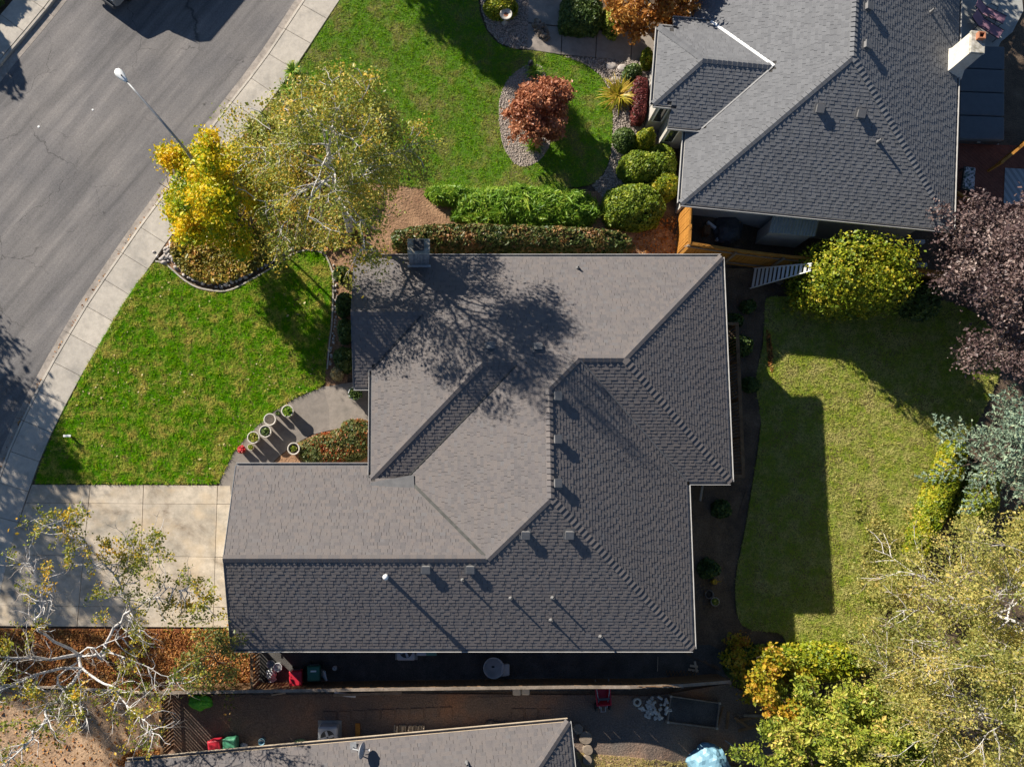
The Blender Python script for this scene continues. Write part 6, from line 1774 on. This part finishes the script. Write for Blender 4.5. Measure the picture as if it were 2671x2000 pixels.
def blob(name, label, u, v, r_, h, mat, seed, cat, parts='skin', sy=1.0, rz=0.0):
    """soft crumpled object"""
    x, y, z = gp(u, v)
    root = thing(name, label, cat, (x, y, z), rz)
    bm = bmesh.new(); bmesh.ops.create_icosphere(bm, subdivisions=4, radius=1.0)
    for q_ in bm.verts:
        n_ = noise.noise(q_.co * 1.7 + Vector((seed, 0, 0))) * .25 + abs(noise.noise(q_.co * 4.5 + Vector((0, seed, 0)))) * .16
        q_.co *= 1 + n_
        q_.co = Vector((q_.co.x * r_, q_.co.y * r_ * sy, max(0.0, (q_.co.z + .25)) * h * .8))
    me = bpy.data.meshes.new(parts); bm.to_mesh(me); bm.free(); me.materials.append(mat)
    link(parts, me, root)
    return root
x_ = blob('lime_bag', 'crumpled lime green and white bag in the shaded side yard', 524, 1830, .5, .42, M['green_l'], 1, 'bag', sy=.65)
blob('white_bag', 'white plastic bag slumped beside the alley gate', 708, 1757, .24, .35, M['white_p'], 3, 'bag')
blob('lime_basket', 'lime green tub at the eave of the lower house', 787, 1936, .3, .35, plastic('pale_lime', (0.35, 0.45, 0.2)), 4, 'basket', sy=.6)
blob('pool_cover', 'pale blue crumpled pool cover at the lower picture edge', 1840, 1998, 1.0, 1.0, M['blue_p'], 8, 'pool cover')
blob('white_ball', 'white round pail lid near the mid green bin', 636, 1945, .16, .25, M['white_p'], 5, 'pail')
for u, v, r_, h, m_, lab in ((706, 1732, .17, .35, 'grey_p', 'grey open bucket by the alley gate'), (724, 1740, .19, .38, 'white_p', 'white lidded bucket by the alley gate'), (873, 1742, .1, .25, 'white_p', 'small white pail in the middle of the alley'), (682, 1934, .14, .4, 'blue_p', 'small blue white pail by the lower eave')):
    x, y, z = gp(u, v, h)
    bu = thing('bucket', lab, 'bucket', (x, y, z))
    MB().lathe([(r_ * .8, 0), (r_, h), (r_ * 1.05, h), (r_ * 1.05, h + .02), (r_ * .93, h + .02), (r_ * .8, h * .5), (.01, h * (.94 if m_ == 'white_p' else .3))], 20, close=False).build('pail', M[m_], bu, True)
    MB().tube([(-r_, 0, h), (-r_ * .6, .06, h + .07), (0, .08, h + .09), (r_ * .6, .06, h + .07), (r_, 0, h)], .006, 6).build('handle', M['galv'], bu)
def plank_thing(label, u0, v0, u1, v1, h, w, mat, name='plank', cat='plank', t=.035):
    a, b = Vector(gp(u0, v0, h)), Vector(gp(u1, v1, h))
    a.z += h; b.z += h
    o_ = MB().bar((0, 0, 0), b - a, w, t).build(name, mat, None, loc=tuple(a), bevel=.006)
    return tag(o_, label, cat)
plank_thing('white plank lying by the alley gate', 690, 1790, 720, 1768, .04, .14, M['white'])
plank_thing('orange painted plank standing out from the lower eave', 933, 1934, 933, 1885, .12, .22, M['wood_o'])
plank_thing('grey weathered board along the fence, longest one', 870, 1812, 1048, 1806, .06, .12, M['wood_g'])
plank_thing('white trim board lying along the fence', 872, 1808, 928, 1814, .03, .16, M['white'])
plank_thing('short pale board along the fence in the side yard', 708, 1812, 745, 1806, .04, .06, M['wood_pale'])
plank_thing('pale metal pipe edging at the lower right of the yard', 1891, 1930, 1990, 1998, .08, .05, M['galv'], 'pipe', 'pipe')
plank_thing('dark plank leaning by the raised bed', 1872, 1890, 1886, 1842, .05, .08, M['wood_b'])
for i, (u0, v0, u1, v1) in enumerate(((1920, 1880, 2010, 1860), (1925, 1905, 2020, 1880), (1915, 1870, 1960, 1900), (1940, 1865, 2000, 1866), (1900, 1855, 1895, 1900))):
    plank_thing(('dark fallen timber under the autumn shrub, %s of the heap' % ('uppermost', 'longest', 'crossing piece', 'palest', 'leftmost')[i]), u0, v0, u1, v1, .08 + .03 * i, .13, M['wood_g'] if i == 3 else M['wood_b'], 'timber', 'timber')
for u, v, lab in ((1347, 1802, 'pale cushion by the fence, left of two'), (1370, 1801, 'pale cushion by the fence, right of two')):
    x, y, z = gp(u, v)
    tag(MB().box((0, 0, .08), (.36, .3, .14)).build('cushion', M['pot'], None, loc=(x, y, z + .02), bevel=.04), lab, 'cushion')
# firewood
x, y, z = gp(1064, 1904)
fw = thing('firewood_pile', 'pile of pale split firewood beside the lower eave', 'firewood', (x, y, z))
for k in range(19):
    a = -.62 + .075 * k
    MB().tube([(a, -.25 + rr.normal() * .03, .06 + .07 * (k % 3)), (a + rr.normal() * .06, .25, .08 + .08 * (k % 3))], .04, 5).build('log', M['wood_pale'], fw)
# rubble
x, y, z = gp(1708, 1846)
rbp = thing('rubble_pile', 'pile of broken white concrete blocks beside the raised bed', 'rubble', (x, y, z))
me_b = [MB().box((0, 0, 0), s).mesh('block', M['pot_rim'], bevel=.015) for s in ((.26, .11, .1), (.17, .12, .1), (.12, .1, .08))]
for k in range(40):
    a, q_ = rr.uniform(0, 6.28), math.sqrt(rr.uniform())
    link('block', me_b[int(rr.integers(3))], rbp, loc=(.7 * q_ * math.cos(a), .5 * q_ * math.sin(a), .06 + .14 * (1 - q_)), rot=(float(rr.normal() * .4), float(rr.normal() * .4), float(rr.uniform(0, 3))))
x, y, z = gp(1661, 1829)
tag(MB().lathe([(.1, .0), (.19, .0), (.2, .05), (.17, .09), (.1, .09), (.1, .0)], 18, close=False).build('stone_ring', M['pot'], None, True, loc=(x, y, z + .01)), 'pale ring shaped stone left of the rubble', 'stone ring')
# raised bed
rbx = [gp(u, v) for u, v in ((1746, 1812), (1872, 1830), (1865, 1895), (1738, 1879))]
rd = thing('raised_bed', 'rectangular timber raised bed in the shaded yard', 'garden bed', rbx[0])
b0 = Vector(rbx[0])
for a, b in zip(rbx, rbx[1:] + rbx[:1]):
    MB().bar(Vector(a) - b0 + Vector((0, 0, .12)), Vector(b) - b0 + Vector((0, 0, .12)), .06, .26).build('board', M['wood_g'], rd)
for a in rbx: MB().box(tuple(Vector(a) - b0 + Vector((0, 0, .14))), (.1, .1, .32)).build('corner_post', M['wood_pale'], rd)
vs = [tuple(Vector(a) - b0 + Vector((0, 0, .14))) for a in rbx]
MB().add(vs, [(3, 2, 1, 0)]).build('bed_soil', M['dark_gravel'], rd)
for u, v, r_, lab in ((1508, 1901, .24, 'round stump seat nearest the wheelbarrow'), (1528, 1924, .3, 'largest round stump seat'), (1534, 1956, .23, 'round stump seat at the straw grass'), (1532, 1982, .22, 'sunlit tan stump on the straw grass edge')):
    x, y, z = gp(u, v, .2)
    tag(MB().lathe([(r_, 0), (r_ * .98, .16), (r_ * .9, .2), (.02, .21)], 18, close=True).build('stump', M['wood_g'], None, loc=(x, y, z)), lab, 'stump')
# pavers of the side yard
for i in range(9):
    u = 860 + i * 38; v = 1868 - i * 1.5
    quad = [gp(u + dx_, v + dy_)[:2] for dx_, dy_ in ((-17, 14), (17, 14), (17, -14), (-17, -14))]
    if i == 0: pv_ = tag(empty('paver_walk'), kind='structure')
    slab('paver', quad, gz(*quad[0]) + .05, M['brown_yard'], pv_, .1, .01, .012)
for i in range(3):
    u = 1350 + i * 36; v = 1862
    quad = [gp(u + dx_, v + dy_)[:2] for dx_, dy_ in ((-16, 16), (16, 16), (16, -16), (-16, -16))]
    slab('paver', quad, gz(*quad[0]) + .05, M['brown_yard'], pv_, .1, .01, .012)
# wheelbarrow
x, y, z = gp(1573, 1815, .5)
wb = thing('wheelbarrow', 'red wheelbarrow parked upright against the long fence', 'wheelbarrow', (x, y, z), rad(4))
MB().add([(-.22, -.25, .28), (.22, -.25, .28), (.24, .3, .3), (-.24, .3, .3), (-.33, -.4, .58), (.33, -.4, .58), (.35, .5, .6), (-.35, .5, .6), (-.29, -.36, .58), (.29, -.36, .58), (.31, .46, .6), (-.31, .46, .6), (-.18, -.21, .33), (.18, -.21, .33), (.2, .26, .35), (-.2, .26, .35)],
         [(3, 2, 1, 0), (0, 1, 5, 4), (1, 2, 6, 5), (2, 3, 7, 6), (3, 0, 4, 7), (4, 5, 9, 8), (5, 6, 10, 9), (6, 7, 11, 10), (7, 4, 8, 11), (8, 9, 13, 12), (9, 10, 14, 13), (10, 11, 15, 14), (11, 8, 12, 15), (12, 13, 14, 15)]).build('tray', M['red_p'], wb)
for s in (-1, 1):
    MB().tube([(s * .3, .75, .62), (s * .27, .2, .64), (s * .16, -.55, .3)], .022, 8).build('handle', M['galv'], wb)
    MB().tube([(s * .22, .2, .3), (s * .24, .28, .02)], .02, 8).build('leg', M['galv'], wb)
    MB().lathe([(.06, -.05), (.17, -.05), (.19, 0), (.17, .05), (.06, .05)], 16).build('wheel', M['rubber'], wb, True, loc=(s * .3, -.5, .19), rot=(0, rad(90), 0))
MB().tube([(-.1, -.48, .3), (-.1, -.72, .24), (.1, -.72, .24), (.1, -.48, .3)], .025, 8).build('nose_guard', M['galv'], wb)
MB().bar((-.26, -.1, .63), (.26, -.1, .63), .1, .03).build('cross_brace', M['grey_d'], wb)
# trellis and scrap wood at the alley end
x, y, z = gp(1772, 1756)
tl = thing('trellis', 'dark lattice trellis lying against the fence at the alley end', 'trellis', (x, y, z + .05), rad(0))
for k in range(9):
    MB().bar((-.7 + .16 * k, -.2, .02), (-.5 + .16 * k, .2, .3), .025, .012).build('lath', M['wood_b'], tl)
    MB().bar((-.5 + .16 * k, -.2, .035), (-.7 + .16 * k, .2, .315), .025, .012).build('lath', M['wood_b'], tl)
for i, (u0, v0, u1, v1) in enumerate(((1795, 1745, 1822, 1750), (1812, 1724, 1818, 1752), (1800, 1735, 1820, 1738))):
    plank_thing('pale scrap board at the alley end, %s' % ('lowest', 'upright one', 'middle one')[i], u0, v0, u1, v1, .1 + .06 * i, .1, M['wood_pale'], 'scrap_board', 'board')
plank_thing('thin tan stake lying across the shaded alley', 1716, 1712, 1715, 1750, .08, .025, M['wood_pale'], 'stake', 'stake')

# ------------------------------------------------------------------ deck behind the central house
dk = thing('back_deck', 'narrow raised wooden deck with rail along the right house wall', 'deck', (12.4, 1.4, -0.2))
x1 = 13.55
for k in range(12):
    MB().box((.08 + .138 * k, 3.6, 0), (.13, 7.0, .04)).build('board', M['wood_b'], dk)
for yy in (.1, 1.85, 3.6, 5.35, 7.05):
    MB().box((1.7, yy, -.2), (.1, .1, 2.6)).build('post', M['wood_b'], dk)
MB().bar((1.7, .05, 1.12), (1.7, 7.1, 1.12), .16, .045).build('top_rail', M['wood_b'], dk)
MB().bar((.1, .1, 1.165), (1.74, .1, 1.165), .14, .04).build('top_rail', M['wood_b'], dk)
MB().bar((.1, 7.05, 1.165), (1.74, 7.05, 1.165), .14, .04).build('top_rail', M['wood_b'], dk)
for k in range(46): MB().box((1.7, .22 + .15 * k, .55), (.035, .035, 1.05)).build('baluster', M['wood_b'], dk)
plank_thing('tan post leaning below the lower right roof step', 1826, 1306, 1832, 1266, .3, .1, M['wood_pale'], 'leaning_post', 'post', .1)
x, y, z = gp(1864, 1517, .2)
wc = thing('watering_can', 'yellow watering can among the shaded garden plants', 'watering can', (x, y, z))
MB().lathe([(.12, 0), (.12, .22), (.08, .24), (.07, .2)], 14).build('can', M['yellow_p'], wc, True)
MB().tube([(.1, 0, .06), (.28, .02, .26)], [.03, .015], 8).build('spout', M['yellow_p'], wc)
MB().tube([(-.1, 0, .05), (-.2, 0, .15), (-.1, 0, .24)], .014, 8).build('handle', M['yellow_p'], wc)

# ------------------------------------------------------------------ behind the grey house: patio, spa, deck, loungers
def quad_at(px, z): return [at(u, v, z) for u, v in px]
GY_ = -1.45
sp0 = quad_at([(2492, 128), (2606, 133), (2605, 376), (2488, 372)], -0.75)
sp = thing('spa', 'long dark covered spa beside the white chimney', 'spa', (sp0[3][0], sp0[3][1], GY_))
def rel(p, z): return (p[0] - sp0[3][0], p[1] - sp0[3][1], z)
MB().prism([rel(p, 0)[:2] for p in (sp0[3], sp0[2], sp0[1], sp0[0])], 0.02, 1.0).build('shell', M['grey_d'], sp, bevel=.05)
for k in range(4):
    t0, t1 = k / 4 + .004, (k + 1) / 4 - .004
    L0 = [sp0[3][i] + (sp0[0][i] - sp0[3][i]) * t0 for i in (0, 1)]; L1 = [sp0[3][i] + (sp0[0][i] - sp0[3][i]) * t1 for i in (0, 1)]
    R0 = [sp0[2][i] + (sp0[1][i] - sp0[2][i]) * t0 for i in (0, 1)]; R1 = [sp0[2][i] + (sp0[1][i] - sp0[2][i]) * t1 for i in (0, 1)]
    MB().prism([rel(L0, 0)[:2], rel(R0, 0)[:2], rel(R1, 0)[:2], rel(L1, 0)[:2]], 1.01, 1.12).build('cover_panel', M['spa_c'] if 'spa_c' in M else M.setdefault('spa_c', plastic('slate_vinyl', (0.09, 0.105, 0.12), .6)), sp, bevel=.04)
MB().box((rel(sp0[3], 0)[0] + 1.15, -.03, .82), (.16, .04, .06)).build('latch', M['white'], sp)
def lounger(label, px, rz_flip=False):
    Q = [Vector((*p, GY_ + .38)) for p in quad_at(px, GY_ + .38)]
    o0 = (Q[0] + Q[3]) / 2
    ax = ((Q[1] + Q[2]) / 2 - o0); Lh = ax.length; wd = (Q[0] - Q[3]).length
    root = thing('chaise_lounge', label, 'lounger', (o0.x, o0.y, GY_ + .03), math.atan2(ax.y, ax.x))
    mat_ = M['wine_p']
    MB().box((Lh * .66, 0, .34), (Lh * .66, wd * .9, .03)).build('seat_sling', mat_, root, bevel=.008)
    MB().bar((Lh * .33, 0, .35), (0, 0, .62), wd * .9, .03).build('back_sling', mat_, root)
    for s in (-1, 1):
        MB().tube([(0, s * wd / 2, .62), (Lh * .33, s * wd / 2, .35), (Lh, s * wd / 2, .35)], .018, 8).build('side_rail', M['dark_metal'], root)
        MB().tube([(Lh * .35, s * wd / 2, .36), (Lh * .4, s * wd * .62, .56), (Lh * .62, s * wd * .62, .56), (Lh * .66, s * wd / 2, .36)], .015, 8).build('arm', M['dark_metal'], root)
        for xx in (.3, .95): MB().tube([(Lh * xx, s * wd / 2, .35), (Lh * xx, s * wd / 2, 0)], .018, 8).build('leg', M['dark_metal'], root)
    return root
lounger('wine red patio lounger at the very top edge', [(2545, 4), (2627, 40), (2616, 66), (2535, 25)])
lounger('wine red patio lounger nearer the white chimney', [(2540, 31), (2618, 78), (2607, 104), (2527, 54)])

DKZ = 0.35 - 1.2
dq = quad_at([(2470, 372), (2760, 385), (2760, 640), (2470, 610)], DKZ)
dk2 = thing('neighbour_deck', 'red stained wooden deck behind the grey house', 'deck', (dq[0][0], dq[0][1], DKZ))
db = Vector(dq[0])
poly = [tuple(Vector(p) - db) for p in dq][::-1]
cen = Vector((sum(p[0] for p in poly) / 4, sum(p[1] for p in poly) / 4))
for k in range(-26, 27):
    s0 = cen + Vector((.7071, .7071)) * (k * .148)
    dvec = Vector((.7071, -.7071)); nv = Vector((.7071, .7071)) * .07
    P = [tuple(s0 - dvec * 8 - nv), tuple(s0 + dvec * 8 - nv), tuple(s0 + dvec * 8 + nv), tuple(s0 - dvec * 8 + nv)]
    for i in range(4): 
        P = clip_poly(P, poly[i], poly[(i + 1) % 4])
        if len(P) < 3: break
    if len(P) >= 3: MB().prism(P, -.03, .01).build('board', M['deck'], dk2)
MB().prism([tuple(cen + (Vector(p) - cen) * .97) for p in poly], -1.2, -.04).build('substructure', M['wood_b'], dk2)
def rail2(u0, v0, u1, v1, mat):
    h = .95
    a = Vector((*at(u0, v0, DKZ + h), h)); b = Vector((*at(u1, v1, DKZ + h), h))
    a.x -= db.x; a.y -= db.y; b.x -= db.x; b.y -= db.y
    MB().bar(a, b, .12, .04).build('hand_rail', mat, dk2)
    MB().bar(a - Vector((0, 0, .12)), b - Vector((0, 0, .12)), .04, .1).build('sub_rail', mat, dk2)
    n = max(2, int((b - a).length / .16))
    for k in range(n + 1):
        p_ = a + (b - a) * (k / n)
        MB().box((p_.x, p_.y, h / 2 - .02), (.04, .04, h - .06)).build('baluster', mat, dk2)
    for p_ in (a, b): MB().box((p_.x, p_.y, h / 2 + .02), (.1, .1, h + .08)).build('post', mat, dk2)
rail2(2612, 425, 2700, 352, M['wood_o'])
rail2(2498, 503, 2548, 528, M['wood_o'])
rail2(2492, 590, 2540, 618, M['wood_b'])
fm = noisy('floral_fabric', [(0.36, (0.03, 0.06, 0.06)), (0.46, (0.12, 0.16, 0.15)), (0.54, (0.5, 0.46, 0.46)), (0.7, (0.62, 0.58, 0.58))], 9.0, 0.9)
bq = quad_at([(2518, 434), (2545, 438), (2541, 498), (2511, 490)], DKZ + .45)
be = thing('deck_bench', 'deck bench with grey floral cushion', 'bench', (bq[0][0], bq[0][1], DKZ + .01))
bp = [(p[0] - bq[0][0], p[1] - bq[0][1]) for p in bq][::-1]
MB().prism(bp, .36, .46).build('cushion', fm, be, bevel=.03)
cb = Vector((sum(p[0] for p in bp) / 4, sum(p[1] for p in bp) / 4))
MB().prism([tuple(cb + (Vector(p) - cb) * 1.08) for p in bp], .3, .352).build('seat', M['dark_metal'], be)
for p_ in bp:
    q_ = cb + (Vector(p_) - cb) * .95
    MB().box((q_.x, q_.y, .15), (.06, .06, .3)).build('leg', M['dark_metal'], be)
rq = quad_at([(2622, 438), (2720, 444), (2716, 540), (2618, 530)], DKZ + .03)
rgm, nt_, b_ = new_mat('woven_rug')
ck = nt_.nodes.new('ShaderNodeTexWave'); ck.inputs['Scale'].default_value = 1.2; ck.wave_type = 'RINGS'; ck.rings_direction = 'Z'
nt_.links.new(pos(nt_), ck.inputs['Vector'])
nt_.links.new(mix(nt_, ramp(nt_, ck.outputs['Fac'], [(.45, (.25, .27, .28)), (.55, (.38, .4, .41))]), ramp(nt_, noise_n(nt_, pos(nt_), 40.0), [(.3, (.7,) * 3), (.7, (1.1,) * 3)]), 1.0, 'MULTIPLY'), b_.inputs['Base Color'])
tag(MB().prism(rq[::-1], DKZ + .014, DKZ + .03).build('outdoor_rug', rgm, None), 'grey patterned outdoor rug on the red deck', 'rug')
# lean-to shed with corrugated roof
sq = quad_at([(2018, 563), (2134, 575), (2127, 614), (2010, 603)], 1.2)
sh = thing('lean_to_shed', 'small lean-to shed with corrugated pale roof below the grey eave', 'shed', (sq[0][0], sq[0][1], gz(*sq[0])))
sb = Vector((sq[0][0], sq[0][1], gz(*sq[0])))
def SQ(s, t, z):
    a = Vector(sq[0]).lerp(Vector(sq[1]), s); b = Vector(sq[3]).lerp(Vector(sq[2]), s)
    p_ = a.lerp(b, t)
    return (p_.x - sb.x, p_.y - sb.y, z - sb.z)
mb = MB(); n = 30
vs = []
for i in range(n + 1):
    for t in (-.05, 1.05):
        vs.append(SQ(i / n * 1.04 - .02, t, 1.25 - .12 * t + (.03 if i % 2 else -.03)))
mb.add(vs, [(2 * i + 1, 2 * i + 3, 2 * i + 2, 2 * i) for i in range(n)])
mb.build('corrugated_roof', noisy('corrugated_sheet', [(0.3, (0.3, 0.33, 0.31)), (0.7, (0.4, 0.43, 0.41))], 3.0, 0.5), sh)
MB().prism([SQ(.03, .03, 0)[:2], SQ(.97, .03, 0)[:2], SQ(.97, .92, 0)[:2], SQ(.03, .92, 0)[:2]], 0, 1.05 - sb.z).build('wall', M['wall_2'], sh)
for i, (u, v, s, m_, lab) in enumerate(((1836, 608, (.3, .45, .5), 'wood_b', 'brown crate in the shaded side yard behind the cedar fence'), (1872, 622, (.42, .16, .2), 'grey_p', 'grey narrow box behind the cedar fence'), (1853, 590, (.5, .14, .2), 'white_p', 'white bent trough behind the cedar gate'), (1895, 600, (.9, .9, .3), 'grey_d', 'dark rounded netted heap behind the cedar fence'))):
    x, y, z = gp(u, v)
    if i < 3:
        tag(MB().box((0, 0, s[2] / 2), s).build('storage_box', M[m_], None, loc=(x, y, z + .02), rot=(0, 0, rad((0, 55, -40)[i])), bevel=.03), lab, 'box')
    else:
        blob('netted_heap', lab, u, v, .7, .5, M['grey_d'], 12, 'heap')
for u, v, lab in ((2393, 634, 'white trough in the dark yard below the grey house'), (2398, 694, 'pale crate on the fence line below the grey house')):
    x, y, z = gp(u, v)
    tag(MB().box((0, 0, .12), (.5, .2, .22)).build('storage_box', M['grey_p'], None, loc=(x, y, z + .02), bevel=.03), lab, 'box')
